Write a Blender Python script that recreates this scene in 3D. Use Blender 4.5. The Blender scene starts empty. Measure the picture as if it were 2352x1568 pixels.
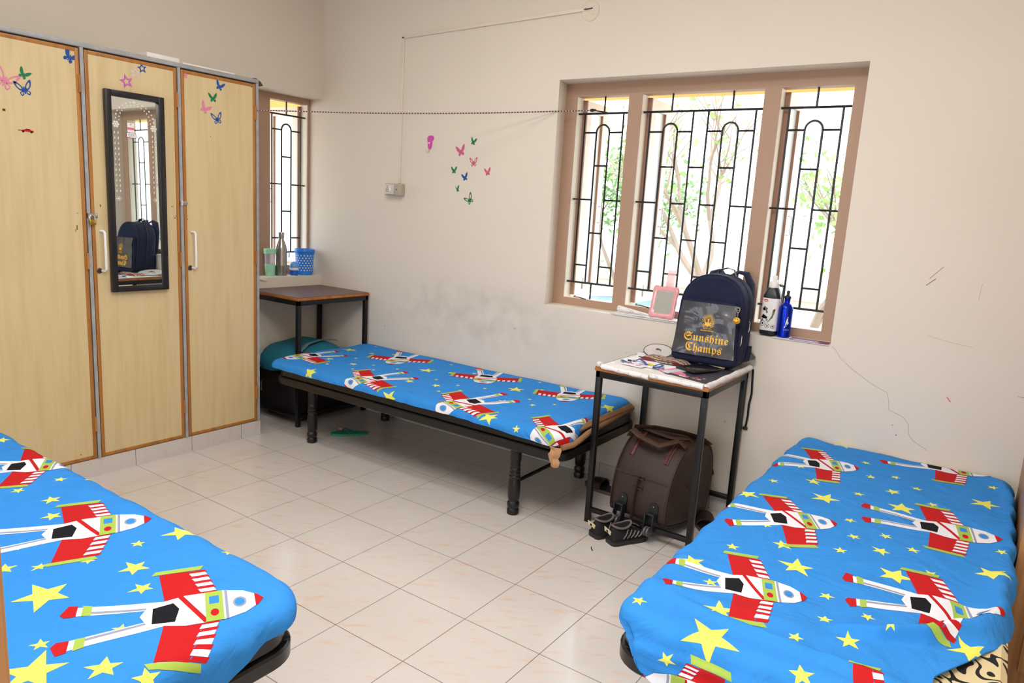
import bpy, bmesh, math, random
from mathutils import Vector, Matrix, noise
PI = math.pi
random.seed(7)
scn = bpy.context.scene
COL = scn.collection

# ------------------------------------------------------------------ camera
CAMPOS = Vector((2.12717, -1.61078, 1.49769))
yaw, tilt, roll = math.radians(34.41991), math.radians(79.66799), math.radians(3.42935)
fw = Vector((-math.sin(yaw)*math.sin(tilt), math.cos(yaw)*math.sin(tilt), -math.cos(tilt)))
rt = Vector((math.cos(yaw), math.sin(yaw), 0)); up = rt.cross(fw)
r2 = rt*math.cos(roll)+up*math.sin(roll); u2 = -rt*math.sin(roll)+up*math.cos(roll)
cam = bpy.data.cameras.new('camera'); camo = bpy.data.objects.new('camera', cam); COL.objects.link(camo)
cam.sensor_width = 36; cam.lens = 1646.7/2352*36; cam.clip_start = 0.05; cam.clip_end = 200
Mx = Matrix((r2, u2, -fw)).transposed().to_4x4(); Mx.translation = CAMPOS
camo.matrix_world = Mx
scn.camera = camo

# ------------------------------------------------------------------ world, lights, exposure
W = bpy.data.worlds.new('world'); scn.world = W; W.use_nodes = True
bg = W.node_tree.nodes['Background']; bg.inputs[0].default_value = (0.86, 0.94, 1.0, 1); bg.inputs[1].default_value = 4.2
scn.view_settings.view_transform = 'Standard'; scn.view_settings.look = 'None'
scn.view_settings.gamma = 1; scn.view_settings.use_curve_mapping = False
scn.view_settings.exposure = 0.06
scn.cycles.max_bounces = 10; scn.cycles.diffuse_bounces = 6; scn.cycles.transparent_max_bounces = 12
scn.cycles.sample_clamp_indirect = 6
LIGHT_MAIN = 60.0; LIGHT_SECOND = 14.0

def area(name, loc, rot, sx, sy, power, col):
    l = bpy.data.lights.new(name, 'AREA'); l.shape = 'RECTANGLE'; l.size = sx; l.size_y = sy
    l.energy = power; l.color = col
    o = bpy.data.objects.new(name, l); COL.objects.link(o); o.location = loc; o.rotation_euler = rot
    return o

# ------------------------------------------------------------------ materials
def s2l(c):
    return tuple((x/12.92 if x <= 0.04045 else ((x+0.055)/1.055)**2.4) for x in [v/255 for v in c])
MATS = {}
def mat(name, rgb, rough=0.5, metal=0.0, var=0.04, scale=8.0, bump=0.0, bscale=60.0, spec=0.5, coat=0.0, alpha=None, trans=0.0, ior=1.45, emit=0.0):
    if name in MATS: return MATS[name]
    m = bpy.data.materials.new(name); m.use_nodes = True
    nt = m.node_tree; b = nt.nodes['Principled BSDF']
    c = s2l(rgb)
    tc = nt.nodes.new('ShaderNodeTexCoord')
    n = nt.nodes.new('ShaderNodeTexNoise'); n.inputs['Scale'].default_value = scale; n.inputs['Detail'].default_value = 5
    nt.links.new(tc.outputs['Object'], n.inputs['Vector'])
    mx = nt.nodes.new('ShaderNodeMix'); mx.data_type = 'RGBA'
    mx.inputs[6].default_value = tuple(max(0, x*(1-var*2)) for x in c)+(1,)
    mx.inputs[7].default_value = tuple(min(1, x*(1+var*2)) for x in c)+(1,)
    nt.links.new(n.outputs['Fac'], mx.inputs[0]); nt.links.new(mx.outputs[2], b.inputs['Base Color'])
    b.inputs['Roughness'].default_value = rough; b.inputs['Metallic'].default_value = metal
    b.inputs['Specular IOR Level'].default_value = spec; b.inputs['Coat Weight'].default_value = coat
    b.inputs['Coat Roughness'].default_value = 0.1
    b.inputs['Transmission Weight'].default_value = trans; b.inputs['IOR'].default_value = ior
    if alpha is not None: b.inputs['Alpha'].default_value = alpha
    if emit: b.inputs['Emission Color'].default_value = c+(1,); b.inputs['Emission Strength'].default_value = emit
    if bump:
        n2 = nt.nodes.new('ShaderNodeTexNoise'); n2.inputs['Scale'].default_value = bscale; n2.inputs['Detail'].default_value = 4
        nt.links.new(tc.outputs['Object'], n2.inputs['Vector'])
        bp = nt.nodes.new('ShaderNodeBump'); bp.inputs['Strength'].default_value = bump; bp.inputs['Distance'].default_value = 0.01
        nt.links.new(n2.outputs['Fac'], bp.inputs['Height']); nt.links.new(bp.outputs[0], b.inputs['Normal'])
    MATS[name] = m
    return m
def NN(nt, t, **k):
    n = nt.nodes.new(t)
    for a, v in k.items(): setattr(n, a, v)
    return n
def mathn(nt, op, a, b=None, c=None):
    n = nt.nodes.new('ShaderNodeMath'); n.operation = op
    for i, v in enumerate((a, b, c)):
        if v is None: continue
        if isinstance(v, (int, float)): n.inputs[i].default_value = v
        else: nt.links.new(v, n.inputs[i])
    return n.outputs[0]
def mixc(nt, fac, a, b):
    n = nt.nodes.new('ShaderNodeMix'); n.data_type = 'RGBA'
    for i, v in ((0, fac), (6, a), (7, b)):
        if isinstance(v, tuple): n.inputs[i].default_value = v if len(v) == 4 else v+(1,)
        elif isinstance(v, (int, float)): n.inputs[i].default_value = v
        else: nt.links.new(v, n.inputs[i])
    return n.outputs[2]
def ramp(nt, src, p0, p1):
    n = nt.nodes.new('ShaderNodeMapRange'); n.inputs[1].default_value = p0; n.inputs[2].default_value = p1
    nt.links.new(src, n.inputs[0]); return n.outputs[0]

def tile_material(name, skirting=False):
    m = bpy.data.materials.new(name); m.use_nodes = True; nt = m.node_tree; b = nt.nodes['Principled BSDF']
    geo = NN(nt, 'ShaderNodeNewGeometry'); sp = NN(nt, 'ShaderNodeSeparateXYZ'); nt.links.new(geo.outputs['Position'], sp.inputs[0])
    U = 0.33
    def line(c, w=0.0014):
        f = mathn(nt, 'FRACT', mathn(nt, 'ADD', mathn(nt, 'DIVIDE', c, U), 100.5))
        d = mathn(nt, 'ABSOLUTE', mathn(nt, 'SUBTRACT', f, 0.5))
        return mathn(nt, 'LESS_THAN', d, w/U)
    lx, ly = line(sp.outputs[0]), line(sp.outputs[1])
    g = mathn(nt, 'MAXIMUM', lx, ly)
    # per-tile offset for the veins
    ix = mathn(nt, 'FLOOR', mathn(nt, 'DIVIDE', sp.outputs[0], U)); iy = mathn(nt, 'FLOOR', mathn(nt, 'DIVIDE', sp.outputs[1], U))
    wn = NN(nt, 'ShaderNodeTexWhiteNoise'); wn.noise_dimensions = '2D'
    cb = NN(nt, 'ShaderNodeCombineXYZ'); nt.links.new(ix, cb.inputs[0]); nt.links.new(iy, cb.inputs[1]); nt.links.new(cb.outputs[0], wn.inputs['Vector'])
    v2 = NN(nt, 'ShaderNodeCombineXYZ')
    nt.links.new(mathn(nt, 'ADD', mathn(nt, 'MULTIPLY', sp.outputs[0], 6.2), mathn(nt, 'MULTIPLY', sp.outputs[1], 4.0)), v2.inputs[0])
    nt.links.new(mathn(nt, 'SUBTRACT', mathn(nt, 'MULTIPLY', sp.outputs[1], 24), mathn(nt, 'MULTIPLY', sp.outputs[0], 15)), v2.inputs[1])
    nt.links.new(mathn(nt, 'ADD', mathn(nt, 'MULTIPLY', sp.outputs[2], 9), mathn(nt, 'MULTIPLY', wn.outputs['Value'], 0.25)), v2.inputs[2])
    n = NN(nt, 'ShaderNodeTexNoise'); n.inputs['Scale'].default_value = 1.3; n.inputs['Detail'].default_value = 3; nt.links.new(v2.outputs[0], n.inputs['Vector'])
    vein = ramp(nt, n.outputs['Fac'], 0.57, 0.74)
    n3 = NN(nt, 'ShaderNodeTexNoise'); n3.inputs['Scale'].default_value = 2.2; nt.links.new(geo.outputs['Position'], n3.inputs['Vector'])
    base = mixc(nt, n3.outputs['Fac'], s2l((200, 192, 186)), s2l((211, 204, 200)))
    base = mixc(nt, mathn(nt, 'MULTIPLY', vein, 0.5), base, s2l((214, 168, 134)))
    colr = mixc(nt, g, base, s2l((112, 100, 92)))
    nt.links.new(colr, b.inputs['Base Color'])
    n4 = NN(nt, 'ShaderNodeTexNoise'); n4.inputs['Scale'].default_value = 14; nt.links.new(geo.outputs['Position'], n4.inputs['Vector'])
    rr = mathn(nt, 'ADD', mathn(nt, 'MULTIPLY', n4.outputs['Fac'], 0.08), 0.10)
    rr = mathn(nt, 'ADD', rr, mathn(nt, 'MULTIPLY', g, 0.4))
    nt.links.new(rr, b.inputs['Roughness']); b.inputs['Specular IOR Level'].default_value = 0.45
    bp = NN(nt, 'ShaderNodeBump'); bp.inputs['Strength'].default_value = 0.25; bp.inputs['Distance'].default_value = 0.002
    h = mathn(nt, 'ADD', mathn(nt, 'MULTIPLY', g, -1.0), mathn(nt, 'MULTIPLY', n4.outputs['Fac'], 0.25))
    nt.links.new(h, bp.inputs['Height']); nt.links.new(bp.outputs[0], b.inputs['Normal'])
    return m
M_TILE = tile_material('floor_tile')

def wall_material(name, rgb, stain=False):
    m = bpy.data.materials.new(name); m.use_nodes = True; nt = m.node_tree; b = nt.nodes['Principled BSDF']
    geo = NN(nt, 'ShaderNodeNewGeometry')
    n = NN(nt, 'ShaderNodeTexNoise'); n.inputs['Scale'].default_value = 1.3; n.inputs['Detail'].default_value = 4; nt.links.new(geo.outputs['Position'], n.inputs['Vector'])
    c = s2l(rgb)
    base = mixc(nt, n.outputs['Fac'], tuple(x*0.95 for x in c), tuple(min(1, x*1.04) for x in c))
    if stain:   # hand grime rubbed on the wall above the bed
        sp = NN(nt, 'ShaderNodeSeparateXYZ'); nt.links.new(geo.outputs['Position'], sp.inputs[0])
        dx = mathn(nt, 'DIVIDE', mathn(nt, 'SUBTRACT', sp.outputs[0], -0.62), 0.85)
        dz = mathn(nt, 'DIVIDE', mathn(nt, 'SUBTRACT', sp.outputs[2], 0.83), 0.26)
        d = mathn(nt, 'ADD', mathn(nt, 'POWER', dx, 2.0), mathn(nt, 'POWER', dz, 2.0))
        n2 = NN(nt, 'ShaderNodeTexNoise'); n2.inputs['Scale'].default_value = 9; n2.inputs['Detail'].default_value = 8; nt.links.new(geo.outputs['Position'], n2.inputs['Vector'])
        f = mathn(nt, 'MULTIPLY', ramp(nt, d, 1.0, 0.0), ramp(nt, n2.outputs['Fac'], 0.35, 0.75))
        base = mixc(nt, mathn(nt, 'MULTIPLY', f, 0.34), base, s2l((150, 146, 140)))
        n5 = NN(nt, 'ShaderNodeTexNoise'); n5.inputs['Scale'].default_value = 26; n5.inputs['Detail'].default_value = 2; nt.links.new(geo.outputs['Position'], n5.inputs['Vector'])
        sm = mathn(nt, 'MULTIPLY', ramp(nt, n5.outputs['Fac'], 0.73, 0.78), ramp(nt, sp.outputs[2], 1.25, 0.75))
        base = mixc(nt, mathn(nt, 'MULTIPLY', sm, 0.45), base, s2l((140, 128, 118)))
    nt.links.new(base, b.inputs['Base Color']); b.inputs['Roughness'].default_value = 0.62; b.inputs['Specular IOR Level'].default_value = 0.25
    n4 = NN(nt, 'ShaderNodeTexNoise'); n4.inputs['Scale'].default_value = 40; n4.inputs['Detail'].default_value = 3; nt.links.new(geo.outputs['Position'], n4.inputs['Vector'])
    bp = NN(nt, 'ShaderNodeBump'); bp.inputs['Strength'].default_value = 0.12; bp.inputs['Distance'].default_value = 0.004
    nt.links.new(n4.outputs['Fac'], bp.inputs['Height']); nt.links.new(bp.outputs[0], b.inputs['Normal'])
    return m
M_WALL = wall_material('wall_paint', (223, 213, 200), True)
M_WALL2 = wall_material('wall_paint_plain', (219, 210, 196))
M_CEIL = wall_material('ceiling_paint', (236, 230, 220))

def laminate(name, rgb, dark, axis='Z'):
    m = bpy.data.materials.new(name); m.use_nodes = True; nt = m.node_tree; b = nt.nodes['Principled BSDF']
    tc = NN(nt, 'ShaderNodeTexCoord'); mp = NN(nt, 'ShaderNodeMapping')
    mp.inputs['Scale'].default_value = {'Z': (9, 9, 0.7), 'X': (0.7, 9, 9), 'Y': (9, .7, 9)}[axis]
    nt.links.new(tc.outputs['Object'], mp.inputs['Vector'])
    n = NN(nt, 'ShaderNodeTexNoise'); n.inputs['Scale'].default_value = 5; n.inputs['Detail'].default_value = 6; n.inputs['Distortion'].default_value = 0.6
    nt.links.new(mp.outputs[0], n.inputs['Vector'])
    w = NN(nt, 'ShaderNodeTexWave'); w.inputs['Scale'].default_value = 1.6; w.inputs['Distortion'].default_value = 9; w.inputs['Detail'].default_value = 3
    nt.links.new(mp.outputs[0], w.inputs['Vector'])
    f = mathn(nt, 'ADD', mathn(nt, 'MULTIPLY', n.outputs['Fac'], 0.7), mathn(nt, 'MULTIPLY', w.outputs['Fac'], 0.3))
    f = ramp(nt, f, 0.3, 0.8)
    nt.links.new(mixc(nt, f, s2l(rgb), s2l(dark)), b.inputs['Base Color'])
    b.inputs['Roughness'].default_value = 0.42; b.inputs['Specular IOR Level'].default_value = 0.4
    return m
M_DOOR = laminate('cream_laminate', (212, 190, 146), (202, 178, 132))
M_BEAD = laminate('door_beading', (176, 118, 56), (150, 94, 40))
M_TEAK = laminate('brown_door_wood', (184, 134, 86), (160, 112, 70))
M_TABTOP = laminate('dark_laminate', (104, 84, 80), (84, 68, 66), 'Y')
M_PLYEDGE = laminate('plywood_edge', (186, 118, 52), (150, 84, 34), 'X')
M_GRAN = mat('grey_stone', (158, 158, 158), 0.45, var=0.16, scale=22)
M_FRAME = mat('window_frame_paint', (172, 140, 118), 0.5, var=0.03, scale=3)
M_SASH = mat('sash_cream_paint', (232, 226, 214), 0.5)
M_SASHBROWN = mat('sash_brown_paint', (150, 112, 92), 0.5)
M_IRON = mat('black_iron', (34, 32, 36), 0.35, var=0.1, spec=0.5)
M_BLACKTUBE = mat('black_enamel', (19, 18, 19), 0.35, var=0.15, scale=20, spec=0.45)
M_BEDIRON = mat('bed_black_paint', (26, 23, 23), 0.28, var=0.1, scale=12, spec=0.5)
def cloth_mat():
    m = bpy.data.materials.new('sheet_blue'); m.use_nodes = True; nt = m.node_tree; b = nt.nodes['Principled BSDF']
    geo = NN(nt, 'ShaderNodeNewGeometry')
    n0 = NN(nt, 'ShaderNodeTexNoise'); n0.inputs['Scale'].default_value = 5; nt.links.new(geo.outputs['Position'], n0.inputs['Vector'])
    nt.links.new(mixc(nt, n0.outputs['Fac'], s2l((48, 132, 212)), s2l((56, 141, 220))), b.inputs['Base Color'])
    b.inputs['Roughness'].default_value = .85; b.inputs['Specular IOR Level'].default_value = .15
    n1 = NN(nt, 'ShaderNodeTexNoise'); n1.inputs['Scale'].default_value = 5.5; n1.inputs['Detail'].default_value = 3; n1.inputs['Distortion'].default_value = 1.6; nt.links.new(geo.outputs['Position'], n1.inputs['Vector'])
    n2 = NN(nt, 'ShaderNodeTexNoise'); n2.inputs['Scale'].default_value = 700; nt.links.new(geo.outputs['Position'], n2.inputs['Vector'])
    h = mathn(nt, 'ADD', mathn(nt, 'MULTIPLY', n1.outputs['Fac'], 1.0), mathn(nt, 'MULTIPLY', n2.outputs['Fac'], .012))
    bp = NN(nt, 'ShaderNodeBump'); bp.inputs['Strength'].default_value = .35; bp.inputs['Distance'].default_value = .05
    nt.links.new(h, bp.inputs['Height']); nt.links.new(bp.outputs[0], b.inputs['Normal'])
    return m
M_SHEET = cloth_mat()
M_YEL = mat('print_yellow', (226, 226, 102), 0.85, var=0.02, spec=0.15)
M_RED = mat('print_red', (186, 30, 34), 0.85, spec=0.15)
M_WHITE = mat('print_white', (226, 228, 236), 0.85, spec=0.15)
M_GREY = mat('print_grey', (146, 152, 170), 0.85, spec=0.15)
M_BLK = mat('print_black', (24, 24, 30), 0.85, spec=0.15)
M_GRN = mat('print_green', (160, 186, 82), 0.85, spec=0.15)
M_STEEL = mat('brushed_steel', (176, 172, 168), 0.28, metal=1.0)
M_CHROME = mat('chrome', (220, 220, 222), 0.12, metal=1.0)
M_BRASS = mat('brass', (176, 150, 60), 0.3, metal=0.9)
M_MIRROR = mat('mirror_glass', (226, 232, 228), 0.015, metal=1.0, var=0.0)
M_NAVY = mat('navy_fabric', (29, 34, 60), 0.75, var=0.05, bump=0.25, bscale=500, spec=0.3)
M_BROWNL = mat('brown_leatherette', (54, 38, 33), 0.55, var=0.06, bump=0.25, bscale=260)
M_BROWND = mat('brown_webbing', (70, 50, 34), 0.7, bump=0.3, bscale=400)
M_MAROON = mat('maroon_piping', (96, 44, 38), 0.6)
M_PLASTICB = mat('black_plastic', (30, 31, 35), 0.35)
M_RUBBER = mat('grey_rubber', (84, 80, 86), 0.35)
M_PAPER = mat('newspaper', (218, 214, 210), 0.8, var=0.03, scale=3)
M_WHITEP = mat('white_plastic', (232, 230, 228), 0.4, var=0.01)
M_CREAMP = mat('cream_plastic', (214, 206, 194), 0.45)
M_PINK = mat('pink_plastic', (228, 158, 164), 0.3, var=0.03, coat=0.4)

def newsprint(name):
    m = bpy.data.materials.new(name); m.use_nodes = True; nt = m.node_tree; b = nt.nodes['Principled BSDF']
    tc = NN(nt, 'ShaderNodeTexCoord'); w = NN(nt, 'ShaderNodeTexWave'); w.bands_direction = 'Y'; w.inputs['Scale'].default_value = 70; w.inputs['Distortion'].default_value = 0.4
    nt.links.new(tc.outputs['Object'], w.inputs['Vector'])
    n = NN(nt, 'ShaderNodeTexNoise'); n.inputs['Scale'].default_value = 14; nt.links.new(tc.outputs['Object'], n.inputs['Vector'])
    n2 = NN(nt, 'ShaderNodeTexNoise'); n2.inputs['Scale'].default_value = 300; nt.links.new(tc.outputs['Object'], n2.inputs['Vector'])
    f = mathn(nt, 'MULTIPLY', mathn(nt, 'GREATER_THAN', w.outputs['Fac'], 0.6), mathn(nt, 'GREATER_THAN', n2.outputs['Fac'], 0.48))
    f = mathn(nt, 'MULTIPLY', f, mathn(nt, 'GREATER_THAN', n.outputs['Fac'], 0.5))
    nt.links.new(mixc(nt, mathn(nt, 'MULTIPLY', f, 0.45), s2l((232, 229, 228)), s2l((90, 84, 84))), b.inputs['Base Color'])
    b.inputs['Roughness'].default_value = 0.75
    return m
M_NEWS = newsprint('printed_newspaper')

def swirl(name):   # cream cloth with bold black scroll pattern
    m = bpy.data.materials.new(name); m.use_nodes = True; nt = m.node_tree; b = nt.nodes['Principled BSDF']
    tc = NN(nt, 'ShaderNodeTexCoord'); n = NN(nt, 'ShaderNodeTexNoise'); n.inputs['Scale'].default_value = 11; n.inputs['Detail'].default_value = 0; n.inputs['Distortion'].default_value = 1.2
    nt.links.new(tc.outputs['Object'], n.inputs['Vector'])
    f = mathn(nt, 'FRACT', mathn(nt, 'MULTIPLY', n.outputs['Fac'], 5.0))
    nt.links.new(mixc(nt, mathn(nt, 'LESS_THAN', f, 0.42), s2l((212, 194, 150)), s2l((16, 14, 14))), b.inputs['Base Color'])
    b.inputs['Roughness'].default_value = 0.8
    return m
M_SWIRL = swirl('cream_black_scroll_cloth')

def frosted(name, col=(0.9, 0.96, 1.0)):
    m = bpy.data.materials.new(name); m.use_nodes = True; nt = m.node_tree
    for n in list(nt.nodes): nt.nodes.remove(n)
    o = NN(nt, 'ShaderNodeOutputMaterial'); t = NN(nt, 'ShaderNodeBsdfTranslucent'); t.inputs[0].default_value = col+(1,)
    g = NN(nt, 'ShaderNodeBsdfGlossy'); g.inputs['Roughness'].default_value = 0.2
    tr = NN(nt, 'ShaderNodeBsdfTransparent'); tr.inputs[0].default_value = col+(1,)
    a = NN(nt, 'ShaderNodeMixShader'); a.inputs[0].default_value = 0.3; nt.links.new(t.outputs[0], a.inputs[1]); nt.links.new(tr.outputs[0], a.inputs[2])
    c = NN(nt, 'ShaderNodeMixShader'); c.inputs[0].default_value = 0.08; nt.links.new(a.outputs[0], c.inputs[1]); nt.links.new(g.outputs[0], c.inputs[2])
    nt.links.new(c.outputs[0], o.inputs[0])
    return m
M_FROST = frosted('frosted_pane')

# ------------------------------------------------------------------ mesh helpers
class MB:
    def __init__(s): s.v = []; s.f = []; s.m = []; s.mats = []; s.n = {}
    def mi(s, m):
        if m not in s.mats: s.mats.append(m)
        return s.mats.index(m)
    def add(s, vs, fs, m, T=None):
        o = len(s.v); k = s.mi(m)
        for v in vs:
            v = Vector(v); s.v.append(T @ v if T else v)
        for f in fs: s.f.append([o+i for i in f]); s.m.append(k)
        return s
    def box(s, x0, x1, y0, y1, z0, z1, m, T=None):
        vs = [(x, y, z) for z in (z0, z1) for y in (y0, y1) for x in (x0, x1)]
        return s.add(vs, [(0, 2, 3, 1), (4, 5, 7, 6), (0, 1, 5, 4), (2, 6, 7, 3), (0, 4, 6, 2), (1, 3, 7, 5)], m, T)
    def bbox(s, x0, x1, y0, y1, z0, z1, m, b=0.003, T=None, seg=2):
        bm = bmesh.new(); bmesh.ops.create_cube(bm, size=1)
        for v in bm.verts: v.co = Vector(((x0+x1)/2+v.co.x*(x1-x0), (y0+y1)/2+v.co.y*(y1-y0), (z0+z1)/2+v.co.z*(z1-z0)))
        bmesh.ops.bevel(bm, geom=list(bm.edges), offset=min(b, .45*min(x1-x0, y1-y0, z1-z0)), segments=seg, affect='EDGES', profile=0.5)
        return s.frombm(bm, m, T)
    def frombm(s, bm, m, T=None):
        bm.verts.index_update()
        s.add([v.co.copy() for v in bm.verts], [[v.index for v in f.verts] for f in bm.faces], m, T); bm.free(); return s
    def lathe(s, prof, m, T=None, n=28, cap=True):
        vs = []; fs = []
        for r, z in prof:
            for i in range(n): a = 2*PI*i/n; vs.append((r*math.cos(a), r*math.sin(a), z))
        for k in range(len(prof)-1):
            for i in range(n): j = (i+1) % n; fs.append((k*n+i, k*n+j, (k+1)*n+j, (k+1)*n+i))
        if cap: fs.append(list(range(n))[::-1]); fs.append([(len(prof)-1)*n+i for i in range(n)])
        return s.add(vs, fs, m, T)
    def cyl(s, p0, p1, r, m, n=16, r1=None):
        p0, p1 = Vector(p0), Vector(p1); d = p1-p0
        T = Matrix.Translation(p0) @ d.to_track_quat('Z', 'Y').to_matrix().to_4x4()
        return s.lathe([(r, 0), (r if r1 is None else r1, d.length)], m, T, n)
    def tube(s, pts, r, m, n=10, closed=False, flat=None):
        pts = [Vector(p) for p in pts]; N = len(pts); vs = []; fs = []; prev = None
        for i, p in enumerate(pts):
            if closed: t = pts[(i+1) % N]-pts[i-1]
            else: t = pts[min(i+1, N-1)]-pts[max(i-1, 0)]
            t.normalize()
            if prev is None:
                a = Vector((0, 0, 1)) if abs(t.z) < .9 else Vector((1, 0, 0)); nrm = (a-t*a.dot(t)).normalized()
            else: nrm = (prev-t*prev.dot(t)).normalized()
            prev = nrm; bn = t.cross(nrm)
            rr = r[i] if isinstance(r, (list, tuple)) else r
            for k in range(n):
                an = 2*PI*k/n
                if flat: c = nrm*math.cos(an)*flat[0]+bn*math.sin(an)*flat[1]
                else: c = (nrm*math.cos(an)+bn*math.sin(an))*rr
                vs.append(p+c)
        for i in range(N if closed else N-1):
            j = (i+1) % N
            for k in range(n): l = (k+1) % n; fs.append((i*n+k, i*n+l, j*n+l, j*n+k))
        if not closed: fs.append(list(range(n))[::-1]); fs.append([(N-1)*n+k for k in range(n)])
        return s.add(vs, fs, m)
    def prism(s, poly, t, m, T=None):   # outline in XY extruded from z=0 to z=t
        n = len(poly); vs = [(x, y, 0) for x, y in poly]+[(x, y, t) for x, y in poly]
        fs = [list(range(n))[::-1], [n+i for i in range(n)]]+[(i, (i+1) % n, n+(i+1) % n, n+i) for i in range(n)]
        return s.add(vs, fs, m, T)
    def sphere(s, c, r, m, n=20, sc=(1, 1, 1)):
        bm = bmesh.new(); bmesh.ops.create_uvsphere(bm, u_segments=n, v_segments=max(6, n//2), radius=r)
        for v in bm.verts: v.co = Vector(c)+Vector((v.co.x*sc[0], v.co.y*sc[1], v.co.z*sc[2]))
        return s.frombm(bm, m)
    def loft(s, rings, m, cap=True, T=None):
        n = len(rings[0]); vs = [p for r in rings for p in r]; fs = []
        for k in range(len(rings)-1):
            for i in range(n): j = (i+1) % n; fs.append((k*n+i, k*n+j, (k+1)*n+j, (k+1)*n+i))
        if cap: fs.append(list(range(n))[::-1]); fs.append([(len(rings)-1)*n+i for i in range(n)])
        return s.add(vs, fs, m, T)
    def merge(s, other, T=None):
        o = len(s.v)
        s.v += [T @ v if T else v.copy() for v in other.v]
        for f, k in zip(other.f, other.m): s.f.append([o+i for i in f]); s.m.append(s.mi(other.mats[k]))
        return s
    def build(s, name, parent=None, smooth=True, recalc=True, angle=35, loc=None):
        me = bpy.data.meshes.new(name)
        off = Vector(loc) if loc is not None else Vector((0, 0, 0))
        me.from_pydata([tuple(v-off) for v in s.v], [], s.f)
        for m in s.mats: me.materials.append(m)
        me.polygons.foreach_set('material_index', s.m)
        if recalc:
            bm = bmesh.new(); bm.from_mesh(me); bmesh.ops.recalc_face_normals(bm, faces=bm.faces); bm.to_mesh(me); bm.free()
        if smooth:
            me.polygons.foreach_set('use_smooth', [True]*len(me.polygons)); me.set_sharp_from_angle(angle=math.radians(angle))
        o = bpy.data.objects.new(name, me); COL.objects.link(o); o.location = off
        if parent is not None:
            o.parent = parent; o.matrix_parent_inverse = Matrix.Identity(4)
            o.location = off-WORLD_LOC(parent) if parent is not None else off
        return o
def WORLD_LOC(o):
    v = Vector(o.location)
    if o.parent: v = v+WORLD_LOC(o.parent)
    return v
def tag(o, label, cat, group=None):
    o['label'] = label; o['category'] = cat
    if group: o['group'] = group
    return o
def thing(name, label, cat, loc=(0, 0, 0), group=None):
    o = bpy.data.objects.new(name, None); COL.objects.link(o); o.location = loc; o.empty_display_size = .05
    return tag(o, label, cat, group)
def struct(o): o['kind'] = 'structure'; return o
# every builder below works in world coordinates; build() subtracts the parent's place
def part(mb, name, parent, **k): return mb.build(name, parent, **k)
def text_mb(s, size, m, T, extrude=0.0004, align='CENTER', bold=0.0):
    cu = bpy.data.curves.new('txt', 'FONT'); cu.body = s; cu.size = size; cu.align_x = align; cu.extrude = extrude; cu.offset = bold
    o = bpy.data.objects.new('txt', cu); COL.objects.link(o)
    dg = bpy.context.evaluated_depsgraph_get(); dg.update()
    me = bpy.data.meshes.new_from_object(o.evaluated_get(dg))
    mb = MB(); mb.add([v.co.copy() for v in me.vertices], [list(p.vertices) for p in me.polygons], m, T)
    bpy.data.objects.remove(o); bpy.data.curves.remove(cu); bpy.data.meshes.remove(me)
    return mb
def XZ(x, y, z):      # local XY drawing plane -> wall facing -Y
    return Matrix.Translation((x, y, z)) @ Matrix.Rotation(PI/2, 4, 'X')
def YZ(x, y, z):      # drawing plane -> surface facing +X
    return Matrix.Translation((x, y, z)) @ Matrix.Rotation(PI/2, 4, 'Z') @ Matrix.Rotation(PI/2, 4, 'X')
def rrect(x0, x1, y0, y1, r, n=6):
    out = []
    for cx, cy, a0 in ((x1-r, y1-r, 0), (x0+r, y1-r, 90), (x0+r, y0+r, 180), (x1-r, y0+r, 270)):
        for i in range(n+1):
            a = math.radians(a0+90*i/n); out.append((cx+r*math.cos(a), cy+r*math.sin(a)))
    return out

# ------------------------------------------------------------------ the room
XL, YW, XR, YB, ZC = -2.122, 2.0, 2.92, -2.25, 3.1
struct(MB().box(XL-.24, XR+.2, YB-.2, YW+.23, -.12, 0, M_TILE).build('floor', smooth=False))
struct(MB().box(XL-.24, XR+.2, YB-.2, YW+.23, ZC, ZC+.12, M_CEIL).build('ceiling', smooth=False))
# window wall, opening slightly splayed outwards on its left
ox0, ox1, oz0, oz1 = -.127, 1.475, .957, 2.238
w = MB()
w.box(XL-.24, ox0-.03, YW, YW+.23, 0, ZC, M_WALL).box(ox1, XR+.2, YW, YW+.23, 0, ZC, M_WALL)
w.box(ox0-.03, ox1, YW, YW+.23, 0, oz0, M_WALL).box(ox0-.03, ox1, YW, YW+.23, oz1, ZC, M_WALL)
w.add([(ox0-.03, YW, oz0), (ox0, YW, oz0), (ox0-.03, YW+.13, oz0), (ox0-.03, YW, oz1), (ox0, YW, oz1), (ox0-.03, YW+.13, oz1)],
      [(0, 1, 4, 3), (1, 2, 5, 4)], M_WALL)
def scratch(mb, pts, wd, m, y=YW-.0006):
    for (a, b), (c, d) in zip(pts, pts[1:]):
        e = Vector((c-a, d-b)); L = e.length or 1; nx, nz = -e.y/L*wd/2, e.x/L*wd/2
        mb.add([(a+nx, y, b+nz), (c+nx, y, d+nz), (c-nx, y, d-nz), (a-nx, y, b-nz)], [(0, 1, 2, 3)], m)
M_CRACK = mat('plaster_crack', (168, 152, 134), 0.9)
M_SCUFF = mat('wall_scuff', (126, 116, 104), 0.9)
M_SCUFFP = mat('crayon_pink', (214, 120, 128), 0.9); M_SCUFFB = mat('crayon_blue', (70, 110, 170), 0.9)
CR = [(1.485, 0.958), (1.507, 0.934), (1.526, 0.908), (1.589, 0.86), (1.67, 0.813), (1.743, 0.781), (1.756, 0.737), (1.757, 0.706), (1.822, 0.683), (1.847, 0.654), (1.851, 0.614), (1.871, 0.587), (1.936, 0.552)]
scratch(w, CR, .0016, M_CRACK)
scratch(w, [(1.836,1.313),(1.882,1.37)], .0018, M_SCUFF); scratch(w, [(1.827,1.283),(1.86,1.315)], .003, M_SCUFF)
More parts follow.
